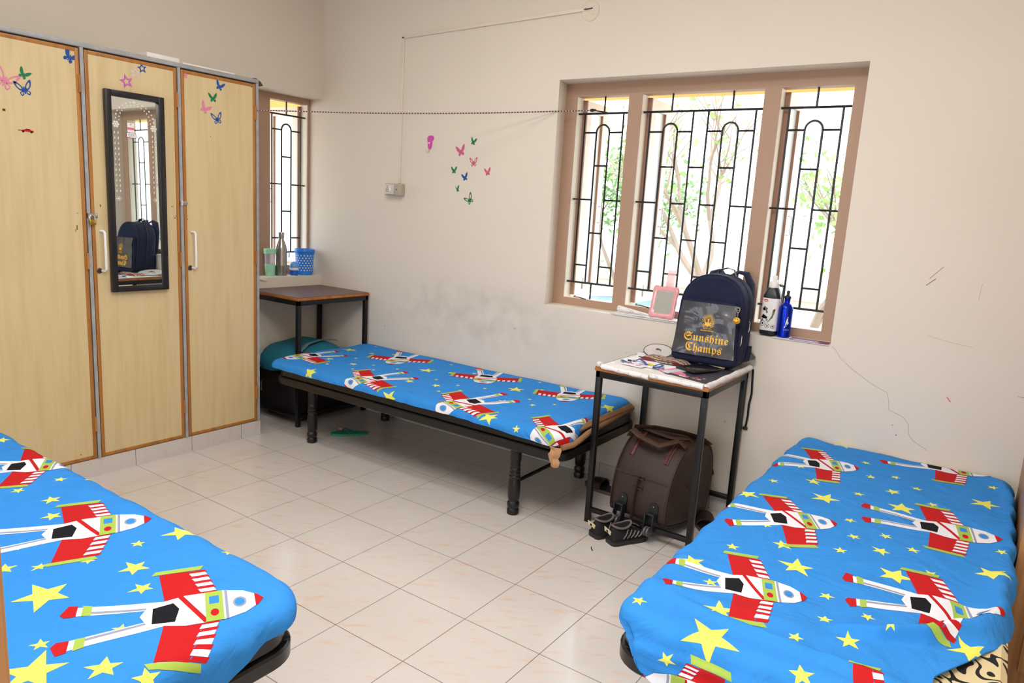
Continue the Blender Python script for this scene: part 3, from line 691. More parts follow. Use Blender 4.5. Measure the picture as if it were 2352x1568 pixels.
# clothesline
def rope_mat():
    m = bpy.data.materials.new('twisted_cord'); m.use_nodes = True; nt = m.node_tree; b = nt.nodes['Principled BSDF']
    tc = NN(nt, 'ShaderNodeTexCoord'); w = NN(nt, 'ShaderNodeTexWave'); w.bands_direction = 'X'; w.inputs['Scale'].default_value = 22; nt.links.new(tc.outputs['Object'], w.inputs['Vector'])
    nt.links.new(mixc(nt, mathn(nt, 'GREATER_THAN', w.outputs['Fac'], .5), s2l((190, 172, 170)), s2l((92, 38, 46))), b.inputs['Base Color']); b.inputs['Roughness'].default_value = .8
    return m
t = thing('clothesline', 'red and white twisted cord stretched from the wardrobe to the window grille', 'clothesline', (-.8, 1.6, 2.03))
pa, pb = Vector((XW+.004, 1.112, 1.990)), Vector((.042, 2.098, 2.082))
part(MB().tube([pa.lerp(pb, k/30)+Vector((0, 0, -.018*math.sin(PI*k/30))) for k in range(31)], .0036, rope_mat(), 8), 'cord', t)
part(MB().sphere(pb, .010, M_IRON, 10, (1.6, 1, .9)).sphere(pb+Vector((.014, .008, .001)), .007, M_IRON, 8).tube([pb, pb+Vector((.03, .03, -.002)), (.100, 2.163, 2.078)], .0035, M_IRON, 8), 'knot', t)

# ------------------------------------------------------------------ brown wooden cupboard at the right end
cb = thing('cupboard', 'brown wooden cupboard side at the far right edge beside the wall', 'cupboard', (2.6, 1.5, 0))
part(MB().bbox(2.282, XR-.001, 1.2, YW-.012, 0, 2.1, M_TEAK, .003), 'side_panel', cb)
part(MB().bbox(2.34, XR-.03, 1.182, 1.2, .08, 2.06, M_TEAK, .003), 'door', cb)

# ------------------------------------------------------------------ beds
STAR_C=[(1.599,1.976,0.052),(1.677,1.198,0.052),(1.924,1.295,0.052),(1.73,0.551,0.052),(1.978,0.677,0.052),(1.655,0.009,0.068),(2.174,1.56,0.052),(2.215,0.893,0.052),(2.226,0.371,0.052),(1.95,0.208,0.04),(1.874,1.455,0.03),(1.92,0.819,0.03),(1.657,0.673,0.03),(1.635,0.139,0.04),(1.602,1.349,0.03),(1.731,1.741,0.021),(1.777,1.575,0.021),(1.859,1.648,0.021),(1.771,1.334,0.021),(1.516,1.493,0.021),(1.475,1.236,0.021),(1.573,0.785,0.021),(1.793,1.02,0.021),(1.534,0.554,0.021),(1.831,0.88,0.021),(1.914,0.963,0.021),(1.817,0.734,0.021),(1.946,1.56,0.021),(2.014,1.411,0.021),(2.0,0.906,0.021),(2.063,0.767,0.021),(1.559,0.284,0.021),(1.84,0.427,0.021),(1.449,0.046,0.021),(1.864,0.287,0.021),(1.96,0.372,0.021),(1.825,0.14,0.021),(2.039,0.296,0.021),(2.236,1.101,0.021),(2.193,1.794,0.021),(1.57,-0.082,0.021),(1.873,-0.0,0.03),(1.441,1.012,0.04),(1.474,0.369,0.04)]
STAR_B=[(-1.155,-0.45,0.021),(-0.998,-0.526,0.03),(-0.438,-0.557,0.021),(-0.399,-0.457,0.052),(-0.288,-0.647,0.03),(-0.16,-0.698,0.03),(-0.432,-0.686,0.021),(0.228,-0.51,0.052),(-0.016,-0.84,0.021),(0.204,-0.628,0.021),(0.2,-0.76,0.021),(0.426,-0.486,0.021),(0.141,-0.856,0.021),(0.325,-0.701,0.04),(0.086,-0.917,0.03),(0.296,-0.909,0.068),(0.439,-0.741,0.03),(0.576,-0.864,0.021),(0.504,-1.002,0.021),(0.595,-1.053,0.068),(0.692,-0.958,0.04),(0.778,-0.912,0.03)]
STAR_A=[(-1.203,1.141,0.052),(-1.485,1.719,0.052),(-1.339,1.412,0.03),(-1.318,1.758,0.021),(-1.415,2.086,0.052),(-1.188,1.837,0.021),(-1.142,1.432,0.03),(-1.254,1.555,0.014),(-1.253,1.318,0.014),(-1.041,1.503,0.014),(-0.947,1.411,0.014),(-0.869,1.537,0.014),(-1.051,1.341,0.014),(-0.731,1.652,0.052),(-1.004,2.007,0.04),(-0.62,1.377,0.03),(-0.735,1.893,0.014),(-0.59,1.712,0.021),(-0.488,1.819,0.021),(-0.447,1.414,0.03),(-0.54,1.521,0.014),(-0.539,1.114,0.052),(-0.366,1.507,0.014),(-0.363,1.337,0.014),(-0.283,1.427,0.014),(-0.716,1.075,0.014),(-0.397,1.081,0.014),(-0.297,2.009,0.04),(-0.075,1.922,0.014),(-0.081,1.679,0.052),(-0.216,1.565,0.014),(0.016,1.42,0.03),(0.033,1.779,0.021),(-0.013,2.095,0.03),(0.098,1.565,0.014),(0.184,1.473,0.021),(0.119,1.162,0.052),(0.298,1.129,0.021),(0.273,1.56,0.014),(0.315,2.131,0.04),(0.538,1.71,0.052),(-0.699,2.063,0.04),(-1.451,1.925,0.014)]
def clip_tri(poly, tri):
    """clip convex polygon (list of 2-vectors) by a CCW triangle"""
    out = poly
    for i in range(3):
        a, b = tri[i], tri[(i+1) % 3]; ex, ey = b[0]-a[0], b[1]-a[1]; inp = out; out = []
        if not inp: break
        def sd(p): return ex*(p[1]-a[1])-ey*(p[0]-a[0])
        for k in range(len(inp)):
            p, q = inp[k], inp[(k+1) % len(inp)]; sp, sq = sd(p), sd(q)
            if sp >= 0: out.append(p)
            if (sp > 0 > sq) or (sp < 0 < sq):
                t = sp/(sp-sq); out.append((p[0]+(q[0]-p[0])*t, p[1]+(q[1]-p[1])*t))
    return out
def sheet_mesh(name, parent, S, u0, u1, v0, v1, step, shapes, wrinkle=None):
    nu = int(round((u1-u0)/step)); nv = int(round((v1-v0)/step)); du = (u1-u0)/nu; dv = (v1-v0)/nv
    P = [[S(u0+i*du, v0+j*dv) for j in range(nv+1)] for i in range(nu+1)]
    Nn = [[None]*(nv+1) for _ in range(nu+1)]
    for i in range(nu+1):
        for j in range(nv+1):
            a = P[min(i+1, nu)][j]-P[max(i-1, 0)][j]; b = P[i][min(j+1, nv)]-P[i][max(j-1, 0)]
            c = a.cross(b); Nn[i][j] = c.normalized() if c.length > 1e-9 else Vector((0, 0, 1))
    V = []; F = []; MI = []; NR = []
    idx = {}
    for i in range(nu+1):
        for j in range(nv+1): idx[i, j] = len(V); V.append(P[i][j]); NR.append(Nn[i][j])
    for i in range(nu):
        for j in range(nv):
            q = (idx[i, j], idx[i+1, j], idx[i+1, j+1], idx[i, j+1])
            F.append((q[0], q[1], q[2])); MI.append(0); F.append((q[0], q[2], q[3])); MI.append(0)
    mats = [M_SHEET]
    for poly, m, lay in shapes:          # poly: convex polygon in cloth coordinates
        if m not in mats: mats.append(m)
        k = mats.index(m)
        ar = sum(poly[i][0]*poly[(i+1) % len(poly)][1]-poly[(i+1) % len(poly)][0]*poly[i][1] for i in range(len(poly)))
        if ar < 0: poly = poly[::-1]
        i0 = max(0, int((min(p[0] for p in poly)-u0)/du)); i1 = min(nu-1, int((max(p[0] for p in poly)-u0)/du))
        j0 = max(0, int((min(p[1] for p in poly)-v0)/dv)); j1 = min(nv-1, int((max(p[1] for p in poly)-v0)/dv))
        off = .0004+.0003*lay; cache = {}
        for i in range(i0, i1+1):
            for j in range(j0, j1+1):
                ua, ub, va, vb = u0+i*du, u0+(i+1)*du, v0+j*dv, v0+(j+1)*dv
                for tri, ids in ((((ua, va), (ub, va), (ub, vb)), ((i, j), (i+1, j), (i+1, j+1))), (((ua, va), (ub, vb), (ua, vb)), ((i, j), (i+1, j+1), (i, j+1)))):
                    c = clip_tri(poly, tri)
                    if len(c) < 3: continue
                    f = []
                    (x1, y1), (x2, y2), (x3, y3) = tri; den = (y2-y3)*(x1-x3)+(x3-x2)*(y1-y3)
                    for (x, y) in c:
                        key = (round(x, 6), round(y, 6))
                        if key not in cache:
                            l1 = ((y2-y3)*(x-x3)+(x3-x2)*(y-y3))/den; l2 = ((y3-y1)*(x-x3)+(x1-x3)*(y-y3))/den; l3 = 1-l1-l2
                            pa, pb, pc = [P[a][b] for a, b in ids]; na, nb, nc = [Nn[a][b] for a, b in ids]
                            nr = (na*l1+nb*l2+nc*l3).normalized(); fn = (pb-pa).cross(pc-pa)
                            fn = fn.normalized() if fn.length > 1e-10 else nr
                            cache[key] = len(V); V.append(pa*l1+pb*l2+pc*l3+nr*off); NR.append(nr)
                        if not f or f[-1] != cache[key]: f.append(cache[key])
                    if len(f) > 1 and f[0] == f[-1]: f.pop()
                    if len(set(f)) == len(f) and len(f) > 2: F.append(tuple(f)); MI.append(k)
    me = bpy.data.meshes.new(name); off_ = WORLD_LOC(parent)
    me.from_pydata([tuple(v-off_) for v in V], [], F)
    for m in mats: me.materials.append(m)
    me.polygons.foreach_set('material_index', MI); me.polygons.foreach_set('use_smooth', [True]*len(F))
    me.normals_split_custom_set_from_vertices([tuple(n) for n in NR])
    o = bpy.data.objects.new(name, me); COL.objects.link(o); o.parent = parent
    return o
def star_shapes(x, y, r, rng):
    a0 = rng.random()*2*PI; out = []; arms = []
    for k in range(5):
        rr = r*rng.uniform(.9, 1.18); a = a0+2*PI*k/5; arms.append((x+rr*math.cos(a), y+rr*math.sin(a)))
    inn = [(x+.42*r*math.cos(a0+2*PI*(k+.5)/5), y+.42*r*math.sin(a0+2*PI*(k+.5)/5)) for k in range(5)]
    for k in range(5): out.append(([inn[k-1], arms[k], inn[k]], M_YEL, 0))
    out.append((inn, M_YEL, 0))
    return out
def rocket_shapes(tx, ty, nx, ny, span=.215):
    """a plain toy rocket print: white hull, green bands, red striped wings, two long boosters"""
    L = math.hypot(nx-tx, ny-ty); ax, ay = (nx-tx)/L, (ny-ty)/L; bx_, by_ = -ay, ax; out = []; L = max(L, .36)
    cx, cy = nx-ax*L, ny-ay*L; k = L
    def Q(pts, m, lay): out.append(([(cx+ax*a*k+bx_*b, cy+ay*a*k+by_*b) for a, b in pts], m, lay))
    for s in (1, -1):
        Q([(.02, s*.075), (.05, s*.095), (.50, s*.055), (.50, s*.018), (.05, s*.055)], M_WHITE, 1)
        Q([(.0, s*.068), (.03, s*.106), (.075, s*.10), (.075, s*.052), (.02, s*.052)], M_RED, 2)
        Q([(.10, s*.098), (.145, s*.090), (.145, s*.048), (.10, s*.050)], M_GRN, 2)
        Q([(.145, s*.064), (.48, s*.03), (.48, s*.022), (.145, s*.054)], M_GREY, 2)
        Q([(.50, s*.04), (.46, s*(span-.02)), (.62, s*(span-.02)), (.70, s*.04)], M_RED, 1)
        Q([(.42, s*(span-.018)), (.44, s*span), (.70, s*span), (.68, s*(span-.02))], M_GRN, 2)
        w0, w1 = .045, span-.022
        for q in range(5):
            a, b = w0+(w1-w0)*q/5, w0+(w1-w0)*(q+1)/5
            Q([(.695-.075*q/5, s*a), (.775-.07*q/5, s*a), (.775-.07*(q+.9)/5, s*(a+(b-a)*.55)), (.695-.075*(q+1)/5, s*(a+(b-a)*.55))], M_WHITE, 2)
            Q([(.695-.075*q/5, s*(a+(b-a)*.55)), (.775-.07*q/5, s*(a+(b-a)*.55)), (.775-.07*(q+1)/5, s*b), (.695-.075*(q+1)/5, s*b)], M_RED, 1)
    Q([(.42, -.045), (.38, 0), (.42, .045), (.60, .068), (.60, -.068)], M_WHITE, 3)
    Q([(.60, -.068), (.60, .068), (.80, .066), (.80, -.066)], M_WHITE, 3)
    Q([(.80, -.066), (.80, .066), (.90, .05), (.97, .022), (1.0, 0), (.97, -.022), (.90, -.05)], M_WHITE, 3)
    Q([(.44, -.04), (.44, .028), (.54, .04), (.57, .01), (.55, -.045)], M_BLK, 4)
    Q([(.56, .066), (.59, .066), (.72, -.066), (.69, -.066)], M_RED, 4)
    Q([(.70, -.067), (.70, .067), (.79, .067), (.79, -.067)], M_GRN, 5)
    Q([(.72, .01), (.72, .045), (.77, .045), (.77, .01)], M_SHEET, 6)
    Q([(.745+.022*math.cos(t), -.03+.016*math.sin(t)) for t in [2*PI*i/10 for i in range(10)]], M_RED, 6)
    Q([(.80, -.066), (.80, .066), (.815, .066), (.815, -.066)], M_GREY, 5)
    Q([(.875+.036*math.cos(t), .024*math.sin(t)) for t in [2*PI*i/14 for i in range(14)]], M_GREY, 4)
    Q([(.875+.026*math.cos(t), .017*math.sin(t)) for t in [2*PI*i/14 for i in range(14)]], M_SHEET, 5)
    Q([(.955, -.030), (.955, .030), (.975, .020), (1.0, 0), (.975, -.020)], M_RED, 5)
    return out
def make_surface(x0, x1, y0, y1, ztop, Rc, r, tmax, zfun, side_noise, seed, flare=None, bulge=None):
    def S(u, v):
        ex = u-min(max(u, x0+Rc), x1-Rc); ey = v-min(max(v, y0+Rc), y1-Rc); d = math.hypot(ex, ey)
        bx_, by_ = u-ex, v-ey; z = ztop+zfun(bx_+ex*.6, by_+ey*.6)
        tm = tmax(u, v)
        if d < 1e-9: p = Vector((u, v, z)); k = 0
        else:
            nx, ny = ex/d, ey/d; fl = Rc-r
            if d <= fl: p = Vector((u, v, z)); k = 0
            else:
                t = min(d-fl, tm)
                if t < r*PI/2: p = Vector((bx_+nx*(fl+r*math.sin(t/r)), by_+ny*(fl+r*math.sin(t/r)), z-r+r*math.cos(t/r))); k = t/(r*PI/2)
                else:
                    e = t-r*PI/2; fl_ = flare(u, v) if flare else -.12; p = Vector((bx_+nx*(Rc+e*fl_), by_+ny*(Rc+e*fl_), z-r-e)); k = 1
                g = side_noise*k
                if g:
                    w = noise.noise(Vector((bx_*7+ex*2, by_*7+ey*2, seed)))*.6+noise.noise(Vector((bx_*19, by_*19+p.z*6, seed+5)))*.4
                    p += Vector((nx, ny, .3))*w*g
            per = math.atan2(ny, nx)*.1+bx_+by_; p += Vector((nx, ny, 0))*k*side_noise*.35*math.sin(per*34+5*noise.noise(Vector((bx_*4, by_*4, seed+9))))
            if bulge: p += Vector((nx, ny, .25))*bulge(u, v, p)
        return p
    return S
def bed_frame(t, x0, x1, y0, y1, zr, legs, R=.085, two=True, stretch=None, up_h=.052):
    def ring(x0, x1, y0, y1, z0, z1, th, R, name, b=.006):
        out = rrect(x0, x1, y0, y1, R, 8); inn = rrect(x0+th, x1-th, y0+th, y1-th, max(R-th, .01), 8); n = len(out); mb = MB()
        prof = [(out, z0+b), (out, z1-b)]
        vs = []; o2 = rrect(x0+b, x1-b, y0+b, y1-b, R-b, 8)
        rings = [[(x, y, z0) for x, y in inn], [(x, y, z0) for x, y in o2], [(x, y, z0+b) for x, y in out], [(x, y, z1-b) for x, y in out], [(x, y, z1) for x, y in o2], [(x, y, z1) for x, y in inn]]
        V = [p for r_ in rings for p in r_]; F = []
        for k in range(6):
            for i in range(n): j = (i+1) % n; F.append((k*n+i, k*n+j, ((k+1) % 6)*n+j, ((k+1) % 6)*n+i))
        mb.add(V, F, M_BEDIRON); return part(mb, name, t)
    ring(x0, x1, y0, y1, zr, zr+.045, .035, R, 'lower_rail')
    if two: ring(x0+.008, x1-.012, y0+.010, y1-.010, zr+.048, zr+.048+up_h, .03, R, 'upper_rail')
    part(MB().box(x0+.03, x1-.03, y0+.03, y1-.03, zr+.03, zr+.05, M_BEDIRON), 'bed_base', t, smooth=False)
    prof = [(.026, 0), (.030, .004), (.031, .022), (.028, .03), (.026, .034), (.031, .042), (.031, .06), (.027, .066), (.025, .072), (.030, .084), (.032, .13), (.030, .175), (.026, .188), (.029, .194), (.029, .202), (.025, .206), (.028, .212), (.028, .22), (.024, .224), (.027, .23), (.027, .24), (.024, .245), (.026, .252), (.026, .262), (.024, .268), (.028, .285), (.029, zr-.012), (.033, zr-.008), (.033, zr+.002)]
    prof = [(a, b) for a, b in prof if b < zr+.01]
    for x, y in legs: part(MB().lathe(prof, M_BEDIRON, Matrix.Translation((x, y, 0)), 28), 'leg', t)
    if stretch:
        for (xa, ya), (xb, yb) in stretch: part(MB().cyl((xa, ya, .165), (xb, yb, .165), .010, M_BEDIRON, 12), 'stretcher', t)
def mattress(t, x0, x1, y0, y1, z0, z1, m, name='mattress', R=.07):
    mb = MB(); o_ = rrect(x0, x1, y0, y1, R, 6); i_ = rrect(x0+.015, x1-.015, y0+.015, y1-.015, R-.015, 6)
    mb.loft([[(x, y, z0) for x, y in i_], [(x, y, z0+.012) for x, y in o_], [(x, y, z1-.014) for x, y in o_], [(x, y, z1) for x, y in i_]], m); return part(mb, name, t)
M_LINING = mat('brown_mattress_lining', (150, 112, 76), .9, var=.1, scale=30, bump=.4, bscale=90)

# bed along the window wall
bA = thing('bed', 'low black bed along the window wall between the two tables', 'bed', (-.5, 1.56, 0), 'beds with star print sheets')
bed_frame(bA, -1.56, .556, 1.15, 1.965, .355, [(-1.300, 1.245), (.250, 1.225), (.245, 1.905), (-1.32, 1.905)], stretch=[((.25, 1.25), (.245, 1.88)), ((-1.30, 1.27), (-1.32, 1.88))])
mA = thing('mattress', 'thin brown-edged mattress on the bed along the window wall', 'mattress', (-.5, 1.56, .45))
mattress(mA, -1.60, .535, 1.165, 1.985, .457, .490, M_LINING, 'padding')
part(MB().tube([(.545, 1.160, .432), (.568, 1.22, .438), (.564, 1.30, .446), (.548, 1.40, .450), (.538, 1.5, .452), (.528, 1.75, .458), (.52, 1.95, .464)], .014, M_LINING, 10), 'lining_edge', mA)
mb = MB()
rs = []
for k in range(8):
    z = .435-.0135*k; w_ = .030-.0015*k+(.006 if k in (3, 5) else 0); xo = .52+.006*math.sin(k*1.3)
    rs.append([(xo-w_, 1.135+.004*(k % 2), z), (xo, 1.127+.005*math.sin(k*2), z-.004*(k % 3)), (xo+w_, 1.139, z), (xo+w_, 1.143, z), (xo, 1.133+.005*math.sin(k*2), z), (xo-w_, 1.141, z)])
mb.loft(rs, mat('torn_tan_cloth', (186, 140, 104), .9, var=.1)); part(mb, 'torn_lining_flap', mA)
def zA(x, y): return .012*math.sin((x+1.6)*1.5)*0+.006*noise.noise(Vector((x*1.7, y*2.5, 3)))+.004*noise.noise(Vector((x*5, y*7, 1)))+.010*max(0, (x-.1))/.5 - .010*max(0, 1.4-y)/.26
rng = random.Random(3)
shp = []
for a in [(-1.176,1.994,-.985,1.60),(-.482,1.991,-.291,1.635),(.122,2.02,.288,1.64),(-1.42,1.60,-1.555,1.22),(-.701,1.50,-.88,1.095),(.009,1.53,-.19,1.085),(.634,1.42,.40,1.05)]: shp += rocket_shapes(*a)
for x, y, r in STAR_A: shp += star_shapes(x, y, r, rng)
SA = make_surface(-1.61, .56, 1.135, 1.992, .500, .09, .035, lambda u, v: .058+.026*max(0, min(1, u/.5)) if v < 1.9 else .06, zA, .010, 11)
SA0 = SA
def SA(u, v):     # the wall-side corner of this sheet ends a little short of the table leg
    p = SA0(u, v)
    if p.x > 0: p.x -= .045*min(1, max(0, (p.y-1.22)/.25))*(p.x/.56)
    return p
shA = thing('fitted_sheet', 'blue star-print bedsheet on the low bed along the window wall', 'bedsheet', (-.5, 1.56, .5), 'blue star print bedsheets')
sheet_mesh('sheet_cloth', shA, SA, -1.70, .68, 1.03, 2.05, .0165, shp)

# bed on the right, end towards the camera
bC = thing('bed', 'black bed at the right, its rounded end rail low in the bottom right', 'bed', (1.84, 1.0, 0), 'beds with star print sheets')
bed_frame(bC, 1.395, 2.265, -.005, 1.955, .325, [(1.47, .30), (2.19, .30), (1.47, 1.68), (2.19, 1.68)], R=.10)
mC = thing('mattress', 'cream mattress with a bold black scroll pattern on the right-hand bed', 'mattress', (1.84, 1.0, .42))
mattress(mC, 1.42, 2.262, .015, 1.975, .414, .492, M_SWIRL, 'padding')
def ridge(x, y, poly, wd, amp):
    best = 9; par = 0; n = len(poly)-1
    for i in range(n):
        (ax, ay), (bx2, by2) = poly[i], poly[i+1]; dx, dy = bx2-ax, by2-ay; t_ = max(0, min(1, ((x-ax)*dx+(y-ay)*dy)/(dx*dx+dy*dy)))
        d = math.hypot(x-ax-dx*t_, y-ay-dy*t_)
        if d < best: best = d; par = (i+t_)/n
    return amp*math.exp(-(best/wd)**2)*math.sin(PI*min(1, max(0, .08+par*.84)))
def zC(x, y):
    z = .010*noise.noise(Vector((x*3, y*2, 9)))+.004*noise.noise(Vector((x*8, y*6, 4)))
    z += .014*math.exp(-((y-.16-.08*(x-1.4))/.03)**2)*max(0, 1-(x-1.4)*1.6)      # soft ridge near the end
    z += .02*math.exp(-((x-1.45)**2+(y-1.94)**2)/.0018)
    z += ridge(x, y, [(1.90, .26), (2.02, .28), (2.12, .34), (2.19, .46), (2.215, .62), (2.215, .9)], .020, .050)
    z -= ridge(x, y, [(1.92, .30), (2.02, .325), (2.09, .38), (2.15, .50), (2.165, .7)], .022, .014)
    z += ridge(x, y, [(2.225, .8), (2.235, 1.2), (2.23, 1.7), (2.2, 1.9)], .018, .022)
    z += ridge(x, y, [(1.46, .14), (1.65, .10), (1.9, .09), (2.15, .10)], .016, .018)
    z -= .012*math.exp(-((x-1.75)**2/.05+(y-.45)**2/.06))
    return z
rng = random.Random(5)
shp = []
for a in [(1.395,1.52,1.72,1.64),(1.42,.78,1.765,.955),(1.43,.255,1.80,.38),(1.758,1.90,2.19,1.985),(1.81,1.14,2.235,1.21),(1.87,.50,2.25,.59),(1.87,-.135,2.23,-.055)]: shp += rocket_shapes(*a)
shp += rocket_shapes(1.90, -.185, 1.50, -.18, .13)
for x, y, r in STAR_C: shp += star_shapes(x, y, r, rng)
def tC(u, v):
    if v < .1: return .085+.15*min(1, max(0, (u-1.40)/.22))**.7-.02*max(0, (u-1.8))+.012*math.sin(u*23)
    if u > 2.0: return .10 if v > .62 else max(.0, .06*(v-.2)/.42)
    return .125+.02*math.sin(v*9)
def flC(u, v): return .10 if v < .1 else -.10
def buC(u, v, p):
    if v > .12: return 0
    e = .012*math.exp(-((p.z-.425-.02*math.sin(u*4))/.010)**2)+.010*math.exp(-((p.z-.385+.03*(u-1.8))/.008)**2)
    return e*(1 if u > 1.45 else 0)
SC = make_surface(1.398, 2.272, -.022, 1.990, .505, .10, .045, tC, zC, .016, 23, flC, buC)
SC0 = SC
def SC(u, v):     # the near right corner of the sheet is pulled in, baring the mattress
    p = SC0(u, v); f = min(1, max(0, (.60-p.y)/.42))
    if p.x > 1.9 and f > 0: p.x = 1.9+(p.x-1.9)*(1-.33*f**1.5); p.z += .004*f
    return p
shC = thing('fitted_sheet', 'blue star-print bedsheet loosely gathered over the right-hand bed', 'bedsheet', (1.84, 1.0, .5), 'blue star print bedsheets')
sheet_mesh('sheet_cloth', shC, SC, 1.27, 2.38, -.25, 2.06, .0125, shp)
# bed on the left, its end reaching into the middle of the room
bB = thing('bed', 'black bed at the bottom left with its corner rail in the foreground', 'bed', (-.2, -.9, 0), 'beds with star print sheets')
bed_frame(bB, -1.22, .782, -1.36, -.50, .340, [(.60, -.70), (.60, -1.2), (-1.0, -.70), (-1.0, -1.2)], R=.10)
mB = thing('mattress', 'thin mattress under the sheet on the bottom left bed', 'mattress', (-.2, -.9, .43))
mattress(mB, -1.22, .755, -1.35, -.50, .434, .485, M_LINING, 'padding')
rng = random.Random(8)
shp = []
for a in [(-.768,-.76,-.565,-.44),(-.127,-.93,.08,-.52),(.475,-.96,.705,-.575),(-.55,-1.32,-.36,-.95),(.12,-1.35,.3,-1.02)]: shp += rocket_shapes(*a)
for x, y, r in STAR_B: shp += star_shapes(x, y, r, rng)
def zB(x, y): return .006*noise.noise(Vector((x*2, y*3, 19)))+.003*noise.noise(Vector((x*8, y*6, 14)))
SB_ = make_surface(-1.24, .790, -1.375, -.465, .500, .13, .045, lambda u, v: .082+.006*math.sin(v*11+u*3)+(.075 if u > .5 and v < -.62 else 0)*min(1, max(0, (-.62-v)/.15)), zB, .012, 31)
shB = thing('fitted_sheet', 'blue star-print bedsheet on the bottom left bed', 'bedsheet', (-.2, -.9, .5), 'blue star print bedsheets')
sheet_mesh('sheet_cloth', shB, SB_, -1.34, .92, -1.48, -.36, .0165, shp)

# ------------------------------------------------------------------ side tables
def side_table(x0, x1, y0, y1, zt, label, loc):
    t = thing('side_table', label, 'table', loc, 'black steel side tables')
    sq = .027; zf = zt-.026
    part(MB().box(x0+.004, x1-.004, y0+.004, y1-.004, zt-.0225, zt-.0012, M_PLYEDGE).bbox(x0, x1, y0, y1, zt-.022, zt-.003, M_PLYEDGE, .004).box(x0+.003, x1-.003, y0+.003, y1-.003, zt-.003, zt, M_TABTOP), 'tabletop', t, smooth=False)
    fr = MB(); a, b, c, d = x0+.006, x1-.006, y0+.006, y1-.006
    fr.bbox(a, b, c, c+.022, zf-.028, zf+.003, M_BLACKTUBE, .002).bbox(a, b, d-.022, d, zf-.028, zf+.003, M_BLACKTUBE, .002)
    fr.bbox(a, a+.022, c, d, zf-.028, zf+.003, M_BLACKTUBE, .002).bbox(b-.022, b, c, d, zf-.028, zf+.003, M_BLACKTUBE, .002)
    part(fr, 'top_frame', t)
    for lx, ly in ((a, c), (b-sq, c), (a, d-sq), (b-sq, d-sq)):
        part(MB().bbox(lx, lx+sq, ly, ly+sq, 0, zf-.02, M_BLACKTUBE, .002), 'leg', t)
    part(MB().bbox(a+sq, b-sq, c+.003, c+sq-.003, .055, .078, M_BLACKTUBE, .002), 'foot_bar', t)
    part(MB().bbox(a+sq, b-sq, d-sq+.003, d-.003, .088, .112, M_BLACKTUBE, .002), 'foot_bar', t)
    return t
side_table(.562, 1.125, 1.385, 1.985, .792, 'black steel table covered with newspaper below the big window', (.84, 1.68, 0))
lt = side_table(-2.112, -1.588, 1.362, 1.985, .866, 'black steel table with a bare dark top in the corner under the small window', (-1.85, 1.67, 0))
for a, b in ((1.39, 1.96),):
    part(MB().bbox(-1.618, -1.598, a, b, .055, .078, M_BLACKTUBE, .002), 'foot_bar', lt)

# ---- newspaper cover and things on the right table
ZT = .792
t = thing('newspaper_cover', 'sheets of newspaper folded over the edges of the table below the big window', 'newspaper', (.84, 1.68, ZT))
mb = MB()
def paper(mb, pts, m, th=.0012, T=None):
    vs = [Vector(p) for p in pts]; n = len(vs); vs = vs+[p+Vector((0, 0, th)) for p in vs]
    mb.add(vs, [list(range(n))[::-1], list(range(n, 2*n))]+[(i, (i+1) % n, n+(i+1) % n, n+i) for i in range(n)], m, T)
paper(mb, [(.572, 1.386, ZT), (1.118, 1.388, ZT), (1.122, 1.98, ZT), (.60, 1.98, ZT), (.575, 1.80, ZT+.001)], M_NEWS)
part(mb, 'flat_sheet', t, smooth=False)
def roll(p0, p1, r, name, m=M_NEWS, sq=1.0):
    p0, p1 = Vector(p0), Vector(p1); mb = MB(); d = (p1-p0).normalized(); s_ = d.cross(Vector((0, 0, 1))).normalized(); rings = []
    for k in range(13):
        c = p0.lerp(p1, k/12); w_ = r*(1+.12*math.sin(k*1.7)); rings.append([c+s_*math.cos(a)*w_*sq+Vector((0, 0, 1))*math.sin(a)*w_ for a in [2*PI*i/14 for i in range(14)]])
    mb.loft(rings, m); return part(mb, name, t)
roll((.600, 1.384, ZT+.004), (.845, 1.377, ZT-.004), .012, 'folded_edge', sq=.75)
roll((.850, 1.378, ZT+.006), (1.10, 1.384, ZT-.002), .012, 'folded_edge', sq=.7)
roll((.575, 1.40, ZT+.010), (.598, 1.386, ZT+.010), .012, 'folded_edge', M_PAPER)
roll((1.112, 1.39, ZT-.002), (1.124, 1.97, ZT+.002), .014, 'rolled_edge', M_NEWS)
mb = MB()
for k, (x, y, a, sx, sy) in enumerate(((.66, 1.83, .35, .16, .15), (.68, 1.66, -.2, .17, .16), (.80, 1.60, .15, .16, .11))):
    T = Matrix.Translation((x, y, ZT+.0015+.0014*k)) @ Matrix.Rotation(a, 4, 'Z'); paper(mb, [(-sx/2, -sy/2, 0), (sx/2, -sy/2, 0), (sx/2, sy/2, .003), (-sx/2, sy/2, .001)], mat('white_paper', (240, 240, 244), .7, var=.01), T=T)
part(mb, 'loose_sheet', t, smooth=False)
mb = MB()   # crumpled plastic wrapper at the back
rr = random.Random(4); rings = []
for k in range(8): rings.append([(.62+.022*k+rr.uniform(-.004, .004), 1.95-.004*k+.022*math.cos(a), ZT+.010+.008*math.sin(a)*(1+.5*rr.random())) for a in [2*PI*i/9 for i in range(9)]])
mb.loft(rings, mat('clear_wrapper', (206, 200, 190), .25, var=.1, scale=40)); tag(mb.build('plastic_wrapper'), 'crumpled clear plastic wrapper at the back of the newspaper covered table', 'wrapper')

